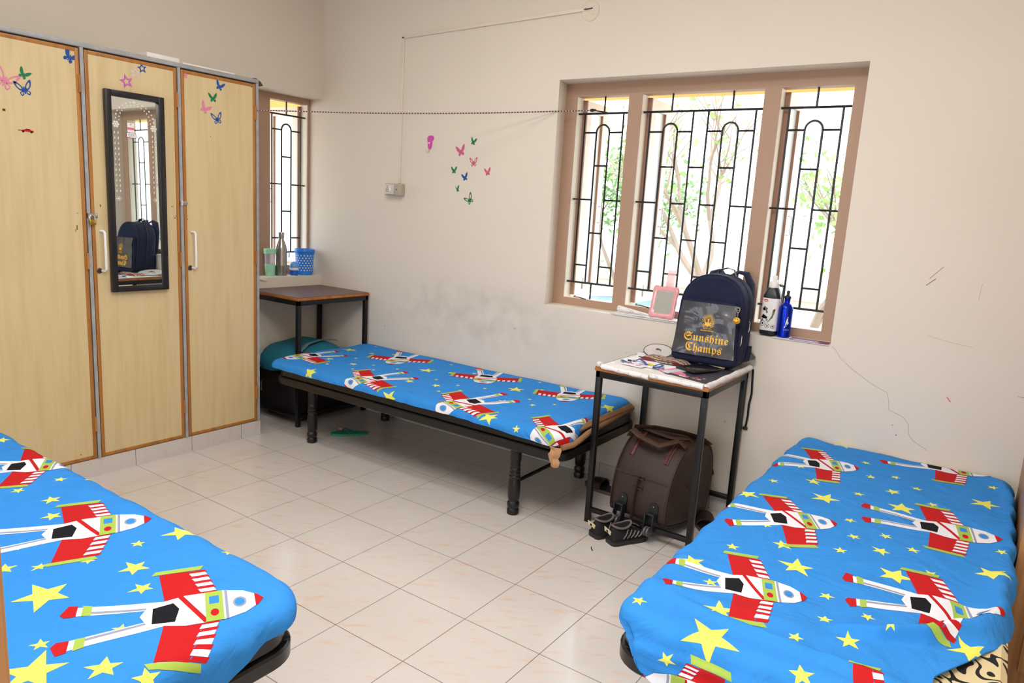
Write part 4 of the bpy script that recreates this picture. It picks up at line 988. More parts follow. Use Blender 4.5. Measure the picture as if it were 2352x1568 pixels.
# lanyard with card
t = thing('lanyard', 'blue ribbon lanyard with a metal clip lying on the newspaper', 'lanyard', (.67, 1.59, ZT))
M_RIB = mat('blue_ribbon', (30, 66, 160), .5)
def ribbon(pts, w, name, parent, m):
    P_ = [Vector(p) for p in pts]; Q = []
    for i in range(len(P_)-1):
        for k in range(5): Q.append(P_[i].lerp(P_[i+1], k/5))
    Q.append(P_[-1])
    for _ in range(3): Q = [Q[0]]+[(Q[i-1]+2*Q[i]+Q[i+1])/4 for i in range(1, len(Q)-1)]+[Q[-1]]
    mb = MB(); mb.tube(Q, .001, m, 8, flat=(w*.18, w/2)) if False else None
    rings = []
    for i, p in enumerate(Q):
        d = (Q[min(i+1, len(Q)-1)]-Q[max(0, i-1)]).normalized(); s_ = d.cross(Vector((0, 0, 1)))
        s_ = s_.normalized() if s_.length > .1 else Vector((1, 0, 0)); n = s_.cross(d).normalized()
        rings.append([p-s_*w/2-n*.0008, p+s_*w/2-n*.0008, p+s_*w/2+n*.0008, p-s_*w/2+n*.0008])
    mb.loft(rings, m); return part(mb, name, parent, smooth=False)
z_ = ZT+.007
ribbon([(.598, 1.60, z_), (.62, 1.565, z_+.006), (.655, 1.555, z_), (.665, 1.575, z_)], .013, 'ribbon', t, M_RIB)
ribbon([(.655, 1.61, z_), (.675, 1.64, z_+.010), (.71, 1.615, z_+.008), (.745, 1.575, z_)], .013, 'ribbon', t, M_RIB)
ribbon([(.775, 1.575, z_), (.80, 1.60, z_+.012), (.83, 1.58, z_+.012), (.81, 1.545, z_+.004), (.79, 1.54, z_)], .013, 'ribbon', t, M_RIB)
ribbon([(.79, 1.545, z_+.003), (.83, 1.525, z_+.010), (.845, 1.545, z_+.005)], .013, 'ribbon', t, M_RIB)
part(MB().bbox(.632, .652, 1.592, 1.60, z_, z_+.008, M_PLASTICB, .002).tube([(.65, 1.597, z_+.004), (.66, 1.604, z_+.008), (.67, 1.61, z_+.006), (.665, 1.62, z_+.003)], .002, M_CHROME, 6), 'clip', t)
t = thing('name_card', 'white and violet printed card beside the blue lanyard', 'card', (.70, 1.53, ZT))
T = Matrix.Translation((.70, 1.535, ZT+.006)) @ Matrix.Rotation(-.12, 4, 'Z')
part(MB().bbox(-.055, .055, -.032, .032, 0, .0016, mat('card_white', (238, 230, 240), .35), .0007, T=T), 'card_body', t)
mb = MB()
for x, y, r, m in ((.02, .0, .014, mat('print_violet', (196, 150, 206), .5)), (-.02, .008, .009, SP), (-.034, -.004, .006, mat('print_gold', (206, 170, 120), .5))): mb.lathe([(r, 0), (r, .0005)], m, T @ Matrix.Translation((x, y, .0016)), 16)
mb.box(-.05, .05, -.03, -.026, .0016, .0019, M_WHITEP, T); part(mb, 'print', t, smooth=False)
t = thing('scissors', 'small yellow and black handled scissors between the card and the striped pouch', 'scissors', (.77, 1.58, ZT))
T = Matrix.Translation((.765, 1.585, ZT+.006)) @ Matrix.Rotation(-.5, 4, 'Z')
part(MB().bbox(-.028, .018, -.008, .008, 0, .008, mat('yellow_plastic', (206, 196, 60), .4), .003, T=T).bbox(-.026, .01, .006, .010, 0, .007, M_PLASTICB, .002, T=T), 'handle', t)
part(MB().prism([(.0, -.004), (-.055, -.034), (-.05, -.036), (.006, -.006)], .0015, M_STEEL, T), 'blade', t, smooth=False)

# striped woven pouch
def pouch_mat():
    m = bpy.data.materials.new('striped_weave'); m.use_nodes = True; nt = m.node_tree; b = nt.nodes['Principled BSDF']
    tc = NN(nt, 'ShaderNodeTexCoord'); sp = NN(nt, 'ShaderNodeSeparateXYZ'); nt.links.new(tc.outputs['Object'], sp.inputs[0])
    f = mathn(nt, 'FRACT', mathn(nt, 'ADD', mathn(nt, 'MULTIPLY', mathn(nt, 'ADD', sp.outputs[1], mathn(nt, 'MULTIPLY', sp.outputs[0], .22)), 32), .3))
    n = NN(nt, 'ShaderNodeTexNoise'); n.inputs['Scale'].default_value = 90; n.inputs['Detail'].default_value = 3; nt.links.new(tc.outputs['Object'], n.inputs['Vector'])
    base = mixc(nt, ramp(nt, n.outputs['Fac'], .4, .62), s2l((120, 106, 92)), s2l((204, 190, 168)))
    nt.links.new(mixc(nt, mathn(nt, 'LESS_THAN', f, .32), base, s2l((134, 42, 52))), b.inputs['Base Color']); b.inputs['Roughness'].default_value = .9
    return m
t = thing('pouch', 'striped maroon and beige woven pencil pouch on the newspaper in front of the bag', 'pouch', (.77, 1.73, ZT))
T = Matrix.Translation((.770, 1.735, ZT+.003)) @ Matrix.Rotation(-.06, 4, 'Z'); mb = MB(); rings = []
for k in range(15):
    f = k/14; x = -.125+.25*f; w_ = .052+.004*math.sin(f*5); h = .020*(1-(2*f-1)**6)+.004+.003*math.sin(f*9)
    rings.append([T @ Vector((x, w_*math.copysign(abs(math.cos(a))**.6, math.cos(a)), h/2+h/2*math.copysign(abs(math.sin(a))**.7, math.sin(a)))) for a in [2*PI*i/18 for i in range(18)]])
mb.loft(rings, pouch_mat()); part(mb, 'pouch_body', t)
part(MB().tube([T @ Vector((x/100, -.053, .016+.001*math.sin(x))) for x in range(-12, 13, 2)], .002, mat('black_zip', (40, 36, 36), .5), 8), 'zip', t)
# wire hoop leaning on the pouch
t = thing('mesh_hoop', 'oval black-rimmed mesh hoop lying behind the striped pouch', 'hoop', (.67, 1.85, ZT))
C_ = Vector((.672, 1.868, ZT+.030)); U_ = Vector((.78, -.62, -.04)).normalized()*.115; V_ = Vector((.55, .75, .36)).normalized()*.062
pts = [C_+U_*math.cos(a)+V_*math.sin(a) for a in [2*PI*i/40 for i in range(40)]]
part(MB().tube(pts, .0022, M_PLASTICB, 8, closed=True), 'rim', t)
mb = MB(); mb.add([tuple(C_+U_*.98*math.cos(a)+V_*.98*math.sin(a)) for a in [2*PI*i/40 for i in range(40)]]+[tuple(C_+U_*.98*math.cos(a)+V_*.98*math.sin(a)+Vector((0, 0, .001))) for a in [2*PI*i/40 for i in range(40)]],
    [list(range(40)), list(range(40, 80))[::-1]], mat('sheer_mesh', (236, 232, 232), .5, alpha=.45)); part(mb, 'mesh_panel', t, smooth=False)
part(MB().tube([C_+Vector((-.02, .02, .004)), C_+Vector((.0, .0, .012)), C_+Vector((.02, -.01, .004)), C_+Vector((.01, .012, .006)), C_+Vector((-.01, -.005, .006))], .0022, M_RUBBER, 6), 'fastener', t)

# magazine, booklet, tablet, scale
M_MAGD = mat('magazine_dark_cover', (58, 62, 74), .35, var=.06); M_MAGP = mat('magazine_pink', (232, 120, 160), .4, var=.06, scale=20)
t = thing('magazine', 'glossy dark and pink magazine under the black tablet', 'magazine', (1.0, 1.6, ZT))
mb = MB(); T = Matrix.Translation((0, 0, ZT+.004))
mb.prism([(.872, 1.500), (1.098, 1.432), (1.118, 1.80), (.92, 1.83)], .005, M_MAGD, T); part(mb, 'cover', t, smooth=False)
mb = MB(); T = Matrix.Translation((0, 0, ZT+.0092))
mb.prism([(.874, 1.505), (.985, 1.472), (.965, 1.52), (.93, 1.56), (.895, 1.64)], .0004, M_MAGP, T)
for x, y, r in ((.985, 1.478, .012), (1.02, 1.476, .009), (1.048, 1.468, .012), (1.03, 1.49, .007), (1.06, 1.50, .008), (.95, 1.51, .014)): mb.lathe([(r, 0), (r*.8, .0006)], SPL, Matrix.Translation((x, y, ZT+.0095)), 7)
mb.prism([(.955, 1.470), (.99, 1.463), (.975, 1.48), (.945, 1.486)], .0006, M_WHITEP, T); part(mb, 'cover_picture', t, smooth=False)
tag(MB().prism([(.83, 1.52), (.872, 1.508), (.93, 1.68), (.90, 1.70)], .003, mat('pink_leaflet', (236, 140, 170), .4, var=.1, scale=10), Matrix.Translation((0, 0, ZT+.005))).build('leaflet', smooth=False), 'pink leaflet between the card and the tablet', 'leaflet')
tag(MB().prism([(.858, 1.492), (.895, 1.474), (.955, 1.60), (.915, 1.625)], .004, mat('pale_booklet', (214, 210, 226), .4, var=.1, scale=14), Matrix.Translation((0, 0, ZT+.0098))).build('booklet', smooth=False), 'thin pale grey booklet left of the black tablet', 'booklet')
tag(MB().prism([(.90, 1.66), (.93, 1.62), (1.02, 1.74), (.98, 1.79)], .003, mat('crimson_leaflet', (158, 40, 66), .5, var=.1), Matrix.Translation((0, 0, ZT+.0096))).build('leaflet', smooth=False), 'crimson paper tucked under the front of the navy bag', 'leaflet')
t = thing('tablet', 'black tablet computer lying screen up on the magazine', 'tablet', (.985, 1.66, ZT+.014))
T = Matrix.Translation((.978, 1.655, ZT+.0142)) @ Matrix.Rotation(-.42, 4, 'Z')
part(MB().bbox(-.062, .062, -.095, .095, 0, .012, M_PLASTICB, .004, T=T), 'case', t)
part(MB().bbox(-.055, .055, -.086, .086, .012, .0126, mat('dark_screen', (22, 26, 34), .12), .0002, T=T), 'screen', t)
t = thing('plastic_scale', 'clear plastic ruler standing on edge behind the black tablet', 'ruler', (.99, 1.80, ZT+.012))
T = Matrix.Translation((.992, 1.782, ZT+.0142)) @ Matrix.Rotation(-.30, 4, 'Z')
part(MB().bbox(-.07, .07, -.012, .012, 0, .008, mat('clear_amber_plastic', (214, 198, 168), .2, alpha=.75), .001, T=T), 'scale_body', t)

# ---- backpack
BX, BY, BZ = .945, 1.79, ZT+.006
t = thing('backpack', 'navy blue school backpack with a glossy lettered front pocket on the newspaper table', 'backpack', (BX, BY, BZ))
TB = Matrix.Translation((BX, BY, BZ+.006)) @ Matrix(((1, 0, 0, 0), (0, 1, .12, 0), (0, 0, 1, 0), (0, 0, 0, 1)))
def arch(w, h, rb, N=56, flat=.06, shear=0):
    """outline of a bag: flat bottom with rounded corners, sides, arched top. returns (x,z)"""
    out = []
    hw = w/2
    for i in range(7): a = -PI/2+PI/2*i/6; out.append((hw-rb+rb*math.cos(a), rb+rb*math.sin(a)))
    sh = h*.60
    for i in range(1, 5): out.append((hw*(1-.03*i/5), rb+(sh-rb)*i/5))
    for i in range(25):
        a = PI*i/24; ex = 2/2.35
        c, s_ = math.cos(a), math.sin(a)
        out.append((hw*.965*math.copysign(abs(c)**ex, c), sh+(h-sh)*abs(s_)**ex))
    for i in range(4, 0, -1): out.append((-hw*(1-.03*i/5), rb+(sh-rb)*i/5))
    for i in range(7): a = PI+PI/2*i/6; out.append((-hw+rb+rb*math.cos(a), rb+rb*math.sin(a)))
    return out
def bagloft(mb, w, h, rb, secs, m, T, x0=0, z0=0):
    rings = []
    base = arch(w, h, rb); cz = h*.45
    for y, k, kz in secs: rings.append([T @ Vector((x0+x*k, y, z0+cz+(z-cz)*kz)) for x, z in base])
    mb.loft(rings, m); return mb
part(bagloft(MB(), .335, .445, .05, [(.012, .80, .84), (.002, .90, .92), (.0, .95, .965), (.006, .985, .99), (.016, 1, 1), (.030, 1, 1), (.075, 1.0, 1.0), (.12, 1.0, .995), (.15, .99, .985), (.165, .96, .965), (.172, .90, .92)], M_NAVY, TB), 'main_body', t, angle=60)
pip = [TB @ Vector((x*.985, .004, .2+(z-.2)*.99)) for x, z in arch(.335, .445, .05)]
part(MB().tube(pip, .0032, M_NAVY, 6, closed=True), 'front_piping', t)
pip = [TB @ Vector((x*1.003, .085, .2+(z-.2)*1.003)) for x, z in arch(.335, .445, .05)[4:-4]]
part(MB().tube(pip, .0035, mat('navy_zip', (26, 30, 54), .5), 6), 'main_zip', t)
# lower pocket, bulging forward
mb = MB(); rings = []
def pk(w0, w1, z0, z1, y):   # rounded quad, wider at the bottom
    o_ = rrect(-.5, .5, 0, 1, .10, 5); return [TB @ Vector((a*(w0+(w1-w0)*b), y, z0+(z1-z0)*b)) for a, b in o_]
part(MB().loft([pk(.325, .275, .012, .318, .010), pk(.327, .277, .010, .318, -.016), pk(.322, .270, .014, .312, -.028), pk(.305, .25, .03, .298, -.033), pk(.20, .15, .09, .23, -.036)], M_NAVY), 'front_pocket', t, angle=60)
def plastic_cover_mat():
    m = bpy.data.materials.new('glossy_grey_vinyl'); m.use_nodes = True; nt = m.node_tree; b = nt.nodes['Principled BSDF']
    b.inputs['Base Color'].default_value = s2l((44, 44, 52))+(1,); b.inputs['Roughness'].default_value = .34; b.inputs['Coat Weight'].default_value = .5; b.inputs['Specular IOR Level'].default_value = .7
    tc = NN(nt, 'ShaderNodeTexCoord'); n = NN(nt, 'ShaderNodeTexNoise'); n.inputs['Scale'].default_value = 7; n.inputs['Detail'].default_value = 2; n.inputs['Distortion'].default_value = 1.4
    nt.links.new(tc.outputs['Object'], n.inputs['Vector']); bp = NN(nt, 'ShaderNodeBump'); bp.inputs['Strength'].default_value = .3; bp.inputs['Distance'].default_value = .015
    nt.links.new(n.outputs['Fac'], bp.inputs['Height']); nt.links.new(bp.outputs[0], b.inputs['Normal']); nt.links.new(bp.outputs[0], b.inputs['Coat Normal'])
    return m
M_VINYL = plastic_cover_mat()
def vin(a, b):   # a across -.5.. .5, b up 0..1 -> point just in front of the pocket
    w_ = .315+(.268-.315)*b; z = .052+(.308-.052)*b; e = max(abs(a)*2, abs(b-.5)*2)
    return TB @ Vector((a*w_, -.0475+.020*max(0, abs(a)*2-.55)**2*2.2+.012*max(0, b-.7)**2*6+.0015*math.sin(a*17+b*9)-.002*math.sin(b*14-a*5), z))
NU, NV = 26, 22; vs = [vin(-.5+i/NU, j/NV) for j in range(NV+1) for i in range(NU+1)]
vs2 = [p+Vector((0, .001, 0)) for p in vs]; K = len(vs)
fs = [(j*(NU+1)+i, j*(NU+1)+i+1, (j+1)*(NU+1)+i+1, (j+1)*(NU+1)+i) for j in range(NV) for i in range(NU)]
mb = MB(); mb.add(vs+vs2, fs+[tuple(K+q for q in f[::-1]) for f in fs], M_VINYL)
cover = part(mb, 'vinyl_cover', t, recalc=False, angle=80)
M_GOLD = mat('yellow_lettering', (236, 178, 48), .45, var=.02)
def onvinyl(mb):
    """wrap flat drawing (metres, x across, y up from the pocket bottom centre) on the vinyl"""
    o_ = MB()
    o_.mats = mb.mats; o_.m = mb.m; o_.f = mb.f; o_.v = []
    for v in mb.v:
        b = (v.y-.052)/.256; w_ = .315+(.268-.315)*b
        p = vin(v.x/w_, b); o_.v.append(p+Vector((0, -.0008-v.z, .0001)))
    return o_
FR = ''.join(chr(0x1D56C+ord(c)-65) if c.isupper() else chr(0x1D586+ord(c)-97) for c in 'Sunshine')
FR2 = ''.join(chr(0x1D56C+ord(c)-65) if c.isupper() else chr(0x1D586+ord(c)-97) for c in 'Champs')
part(onvinyl(text_mb(FR, .055, M_GOLD, Matrix.Translation((.012, .120, 0)))), 'lettering', cover, smooth=False, recalc=False)
part(onvinyl(text_mb(FR2, .055, M_GOLD, Matrix.Translation((.006, .070, 0)))), 'lettering', cover, smooth=False, recalc=False)
mb = MB(); ex, ey = .012, .226
for k in range(22):
    a = math.radians(-15+210*k/21); r0, r1 = .0235, .0235+(.009 if k % 2 else .0055); dx_, dy_ = math.cos(a), math.sin(a); px_, py_ = -dy_*.0006, dx_*.0006
    mb.add([(ex+dx_*r0+px_, ey+dy_*r0+py_, 0), (ex+dx_*r1+px_, ey+dy_*r1+py_, 0), (ex+dx_*r1-px_, ey+dy_*r1-py_, 0), (ex+dx_*r0-px_, ey+dy_*r0-py_, 0)], [(0, 1, 2, 3)], M_GOLD)
def ringp(cx, cy, r0, r1, a0=0, a1=360, n=28):
    for k in range(n):
        a, b = math.radians(a0+(a1-a0)*k/n), math.radians(a0+(a1-a0)*(k+1)/n)
        mb.add([(cx+r0*math.cos(a), cy+r0*math.sin(a), 0), (cx+r1*math.cos(a), cy+r1*math.sin(a), 0), (cx+r1*math.cos(b), cy+r1*math.sin(b), 0), (cx+r0*math.cos(b), cy+r0*math.sin(b), 0)], [(0, 1, 2, 3)], M_GOLD)
ringp(ex, ey, .019, .0215, -20, 200); ringp(ex, ey, .0135, .015)
mb.add([(ex+x, ey+y, 0) for x, y in ((-.003, -.012), (.003, -.012), (.0022, .0), (.007, .007), (.004, .006), (.003, .011), (0, .004), (-.003, .011), (-.004, .006), (-.007, .007), (-.0022, 0))], [tuple(range(11))], M_GOLD)
mb.add([(ex+x, ey+y, 0) for x, y in ((-.020, -.006), (-.008, -.012), (0, -.010), (.008, -.012), (.020, -.008), (.012, -.019), (.016, -.027), (.006, -.025), (0, -.031), (-.006, -.025), (-.016, -.027), (-.012, -.019))], [tuple(range(12))], M_GOLD)
for sx in (-1, 1): ringp(ex+sx*.0185, ey-.025, .004, .0065, n=14)
ringp(ex+.024, ey-.013, .003, .005, n=12)
part(onvinyl(mb), 'sun_emblem', cover, smooth=False, recalc=False)
part(onvinyl(text_mb('SINCE 1972', .0085, M_GOLD, Matrix.Translation((ex, ey-.042, 0)))), 'small_lettering', cover, smooth=False, recalc=False)
part(onvinyl(text_mb('Sunshine Group', .0098, M_GOLD, Matrix.Translation((ex, ey-.052, 0)), bold=.0002)), 'small_lettering', cover, smooth=False, recalc=False)
# top handle, straps, zip pulls
part(MB().tube([TB @ Vector(p) for p in ((-.035, .13, .435), (-.025, .13, .462), (.01, .132, .474), (.045, .13, .466), (.06, .13, .435))], .004, M_PLASTICB, 8, flat=(.003, .014)), 'top_handle', t)
part(MB().tube([TB @ Vector(p) for p in ((.02, .165, .43), (.05, .185, .455), (.09, .19, .45), (.12, .19, .40), (.135, .19, .25), (.13, .185, .1), (.135, .175, .03))], .005, M_NAVY, 8, flat=(.008, .026)), 'shoulder_strap', t)
part(MB().tube([TB @ Vector(p) for p in ((-.02, .165, .43), (-.05, .185, .455), (-.09, .19, .44), (-.12, .19, .36), (-.12, .19, .2), (-.12, .175, .03))], .005, M_NAVY, 8, flat=(.008, .026)), 'shoulder_strap', t)
part(MB().loft([[TB @ Vector((x, y, z)) for y, z in ((.10, .03), (.165, .03), (.165, .10), (.13, .09))] for x in (.150, .178)], M_NAVY), 'strap_anchor', t, angle=20)
mb = MB(); mb.add([TB @ Vector(p) for p in ((.155, .14, .03), (.155, .17, .09), (.200, .165, .052), (.200, .158, .038), (.155, .165, .03), (.155, .18, .085), (.200, .178, .05), (.200, .172, .036))], [(0, 1, 2, 3), (7, 6, 5, 4), (0, 4, 5, 1), (1, 5, 6, 2), (2, 6, 7, 3), (3, 7, 4, 0)], M_PLASTICB); part(mb, 'strap_tab', t, smooth=False)
part(MB().tube([(1.125, 1.955, .80), (1.135, 1.992, .785), (1.138, 1.993, .72), (1.142, 1.993, .66), (1.135, 1.993, .60), (1.136, 1.993, .54), (1.131, 1.993, .482)], .003, M_PLASTICB, 8, flat=(.002, .006)).bbox(1.118, 1.142, 1.989, 1.998, .468, .484, M_PLASTICB, .002), 'hanging_strap', t)
for x, y, z in ((.1605, .012, .17), (.1685, .085, .23)):
    part(MB().tube([TB @ Vector((x, y, z)), TB @ Vector((x+.006, y-.004, z-.006)), TB @ Vector((x+.007, y-.004, z-.04)), TB @ Vector((x+.003, y-.002, z-.052))], .0022, M_CHROME, 6), 'zip_pull', t)
t = thing('smiley_keychain', 'yellow smiley ball keychain hanging from the corner of the backpack pocket', 'keychain', (1.09, 1.72, 1.03))
kc = TB @ Vector((.150, -.058, .244))
part(MB().sphere(kc, .0165, mat('smiley_yellow', (240, 176, 30), .3, coat=.6), 20), 'ball', t)
fdir = (CAMPOS-kc).normalized(); fdir = Vector((.12, -1, .25)).normalized(); fr_ = fdir.cross(Vector((0, 0, 1))).normalized()*-1; fu = fr_.cross(fdir)*-1
if fu.z < 0: fu = -fu
fr_ = Vector((1, .12, 0)).normalized()
mb = MB()
mb.tube([kc+(fdir*math.sqrt(max(0, 1-.36))+fr_*.62*math.cos(a)+fu*.62*math.sin(a)).normalized()*.0166 for a in [math.radians(200+140*k/12) for k in range(13)]], .0011, M_BLK, 6)
for s_ in (-1, 1): mb.sphere(kc+(fdir+fr_*.30*s_+fu*.42).normalized()*.0162, .0021, M_BLK, 8, (1, 1, 1.6))
part(mb, 'painted_face', t)
part(MB().tube([kc+Vector((0, 0, .016)), kc+Vector((.002, .003, .028)), kc+Vector((.0, .006, .042))], .0016, M_CHROME, 6).tube([kc+Vector((.007*math.cos(a), .006, .050+.012*math.sin(a))) for a in [2*PI*k/14 for k in range(14)]], .0016, M_CHROME, 6, closed=True).tube([kc+Vector((-.004+.012*math.cos(a), .010, .056+.008*math.sin(a))) for a in [2*PI*k/14 for k in range(14)]], .0014, M_CHROME, 6, closed=True), 'key_ring', t)

# ---- things on the big window's sill
SZ = oz0+.0025
t = thing('newspaper_pile', 'folded newspapers lying on the big window sill under the pink mirror', 'newspaper', (.52, 2.05, SZ))
for k, (a, b, y0, y1, rot) in enumerate(((.33, .80, 1.992, 2.10, .0), (.315, .74, 1.996, 2.105, .02), (.36, .78, 1.99, 2.08, -.015))):
    T = Matrix.Translation((.55, 2.045, SZ+.0045*k)) @ Matrix.Rotation(rot, 4, 'Z') @ Matrix.Translation((-.55, -2.045, 0)); part(MB().bbox(a, b, y0, y1, 0, .004, M_NEWS, .001, T=T), 'folded_sheet', t, smooth=False)
mb = MB(); rings = []
for k in range(9):
    f = k/8; x = .345+.24*f; rad = .016*(1-f)+.001; zc = SZ+.016+.018*(1-f)
    rings.append([(x, 2.03+rad*math.cos(a)*1.2, zc+rad*math.sin(a)) for a in [2*PI*i/12 for i in range(12)]])
mb.loft(rings, M_NEWS); part(mb, 'curled_page', t)
# pink hand mirror on its stand
t = thing('table_mirror', 'small pink wavy-framed mirror standing on the big window sill', 'mirror', (.61, 2.03, SZ+.013))
TMm = Matrix.Translation((.612, 2.005, SZ+.0135)) @ Matrix.Rotation(math.radians(4), 4, 'Z') @ Matrix.Rotation(math.radians(-19), 4, 'X') @ Matrix.Rotation(PI/2, 4, 'X')
def wavy(w, h, n=72):
    out = []
    for i in range(n):
        a = 2*PI*i/n; c, s_ = math.cos(a), math.sin(a); p = 5
        r = 1/((abs(c)**p+abs(s_)**p)**(1/p)); k = 1-.05*math.cos(4*a)+.032*math.cos(8*a)
        out.append((c*r*w/2*k, h/2+s_*r*h/2*k))
    return out
hw_ = rrect(-.047, .047, .028, .152, .004, 17)[:72]; wo = wavy(.145, .178); 
hin = []
for i in range(72):
    a = 2*PI*i/72; c, s_ = math.cos(a), math.sin(a); p = 12; r = 1/((abs(c)**p+abs(s_)**p)**(1/p)); hin.append((c*r*.047, .089+s_*r*.062))
mid = [((a[0]+b[0])/2, (a[1]+b[1])/2) for a, b in zip(wo, hin)]
mb = MB(); rings = [[TMm @ Vector((x, y, 0)) for x, y in hin], [TMm @ Vector((x, y, 0)) for x, y in wo], [TMm @ Vector((x, y, .005)) for x, y in wo], [TMm @ Vector((x*.97, .089+(y-.089)*.97, .010)) for x, y in wo], [TMm @ Vector((x, y, .013)) for x, y in mid], [TMm @ Vector((x, y, .007)) for x, y in hin], [TMm @ Vector((x, y, 0)) for x, y in hin]]
mb.loft(rings, M_PINK, cap=False); part(mb, 'frame', t, angle=60)
part(MB().box(-.048, .048, .026, .152, .002, .005, M_MIRROR, TMm), 'mirror_glass', t, smooth=False)
part(MB().bbox(-.022, .022, -.0, .27, -.022, -.016, mat('clear_pink_plastic', (244, 190, 192), .2, alpha=.6), .002, T=TMm @ Matrix.Translation((.012, 0, 0)) @ Matrix.Rotation(math.radians(5), 4, 'X')), 'stand_strut', t)

# white flask with football print
t = thing('water_flask', 'tall white flask with black shoulder, football prints and strap on the window sill', 'flask', (1.155, 2.05, SZ))
FX, FY = 1.172, 2.050
def rsq(hw, r, z, n=8): return [(FX+x, FY+y, z) for x, y in rrect(-hw*1.09, hw*1.09, -hw, hw, min(r, hw*.99), n)]
S_ = 1.1
M_FW = mat('flask_white_print', (236, 232, 230), .3, var=.01)
part(MB().loft([rsq(.036, .02, SZ+.006), rsq(.038, .02, SZ+.012), rsq(.038, .02, SZ+.028)], M_PLASTICB), 'base', t)
part(MB().loft([rsq(.0375, .02, SZ+.024), rsq(.038, .02, SZ+.026), rsq(.038, .02, SZ+.190)], M_FW), 'body', t)
part(MB().loft([rsq(.038, .02, SZ+.188), rsq(.038, .02, SZ+.194), rsq(.036, .022, SZ+.205), rsq(.026, .022, SZ+.235), rsq(.023, .022, SZ+.240)], M_PLASTICB), 'shoulder', t)
part(MB().lathe([(.024, .238), (.025, .242), (.025, .262), (.021, .268), (.006, .270)], M_WHITEP, Matrix.Translation((FX, FY, SZ))).bbox(FX-.009, FX+.009, FY-.012, FY+.012, SZ+.265, SZ+.298, M_WHITEP, .004).bbox(FX+.0, FX+.022, FY-.008, FY+.008, SZ+.268, SZ+.278, M_WHITEP, .003), 'cap', t)
part(MB().tube([(FX+.024, FY-.01, SZ+.255), (FX+.038, FY-.012, SZ+.262), (FX+.048, FY-.012, SZ+.24), (FX+.046, FY-.014, SZ+.19), (FX+.048, FY-.016, SZ+.12)], .0025, M_RUBBER, 8), 'carry_strap', t)
mb = MB(); yf = FY-.0384
def ball(cx, cz, r):
    for k in range(20):
        a, b = 2*PI*k/20, 2*PI*(k+1)/20
        mb.add([(cx+r*math.cos(a), yf, cz+r*math.sin(a)), (cx+r*.9*math.cos(a), yf, cz+r*.9*math.sin(a)), (cx+r*.9*math.cos(b), yf, cz+r*.9*math.sin(b)), (cx+r*math.cos(b), yf, cz+r*math.sin(b))], [(0, 1, 2, 3)], M_BLK)
    mb.add([(cx+r*.38*math.cos(a), yf, cz+r*.38*math.sin(a)) for a in [PI/2+2*PI*k/5 for k in range(5)]], [(0, 1, 2, 3, 4)], M_BLK)
    for k in range(5):
        a = -PI/2+2*PI*k/5; mb.add([(cx+r*.92*math.cos(a-.22), yf, cz+r*.92*math.sin(a-.22)), (cx+r*.92*math.cos(a+.22), yf, cz+r*.92*math.sin(a+.22)), (cx+r*.7*math.cos(a), yf, cz+r*.7*math.sin(a))], [(0, 1, 2)], M_BLK)
ball(FX-.025, SZ+.062, .013); ball(FX-.001, SZ+.050, .011); ball(FX+.024, SZ+.050, .010)
def blob(pts, m): mb.add([(FX+x, yf, SZ+z) for x, z in pts], [tuple(range(len(pts)))], m)
M_SPL = mat('print_splatter', (96, 110, 84), .5); M_REDL = mat('print_orange_red', (206, 84, 60), .5)
blob([(-.03, .138), (-.022, .150), (-.016, .143), (-.006, .138), (-.010, .128), (-.004, .118), (-.012, .112), (-.016, .126), (-.026, .126)], M_SPL); blob([(-.032, .135), (-.024, .142), (-.018, .130), (-.028, .124)], M_REDL)
blob([(-.034, .092), (-.026, .108), (-.018, .103), (-.004, .094), (-.008, .086), (-.022, .086)], M_BLK); blob([(-.03, .09), (-.022, .098), (-.018, .088)], M_GRN)
blob([(-.006, .066), (.0, .072), (.016, .104), (.018, .132), (.026, .138), (.028, .12), (.020, .092), (.012, .084), (.0, .068)], M_SPL)
blob([(.022, .13), (.028, .142), (.031, .132), (.026, .122)], M_REDL)
for k in range(24):
    a, b = 2*PI*k/24, 2*PI*(k+1)/24
    mb.add([(FX-.020, yf, SZ+.176), (FX-.020+.0105*math.cos(a), yf, SZ+.176+.007*math.sin(a)), (FX-.020+.0105*math.cos(b), yf, SZ+.176+.007*math.sin(b))], [(0, 1, 2)], M_REDL)
part(mb, 'printed_design', t, smooth=False, recalc=False)
part(MB().prism([(-.007, -.0015), (-.004, .0018), (.0, -.0002), (.004, .0018), (.007, .0), (.006, -.0022), (.0, -.0024)], .0002, M_WHITEP, XZ(FX-.020, yf-.0002, SZ+.176)), 'printed_badge', t, smooth=False, recalc=False)
part(text_mb('A  R', .019, M_BLK, XZ(FX-.017, yf, SZ+.073)), 'printed_letters', t, smooth=False, recalc=False)
# blue bottle
M_BLUEB = mat('anodised_blue', (20, 48, 190), .22, metal=.75, var=.03)
t = thing('water_bottle', 'metallic blue aluminium bottle with black cap beside the football flask', 'bottle', (1.24, 2.045, SZ))
TQ = Matrix.Translation((1.246, 2.040, SZ+.0035))
part(MB().lathe([(.028, 0), (.0315, .004), (.032, .012), (.032, .135), (.030, .148), (.022, .162), (.0145, .168), (.0135, .172), (.0135, .186), (.0145, .188), (.0145, .192), (.012, .193)], M_BLUEB, TQ, 32), 'body', t)
part(MB().lathe([(.016, .192), (.0165, .196), (.015, .202), (.008, .207), (.006, .214), (.0075, .218), (.007, .228), (.004, .230)], M_PLASTICB, TQ, 24), 'cap', t)
mb = MB()
def onb(pts, m):
    vs = []
    for x, z in pts: a = x/.032-PI/2+.55; vs.append(TQ @ Vector((.0322*math.cos(a), .0322*math.sin(a), z)))
    mb.add(vs, [tuple(range(len(vs)))], m)
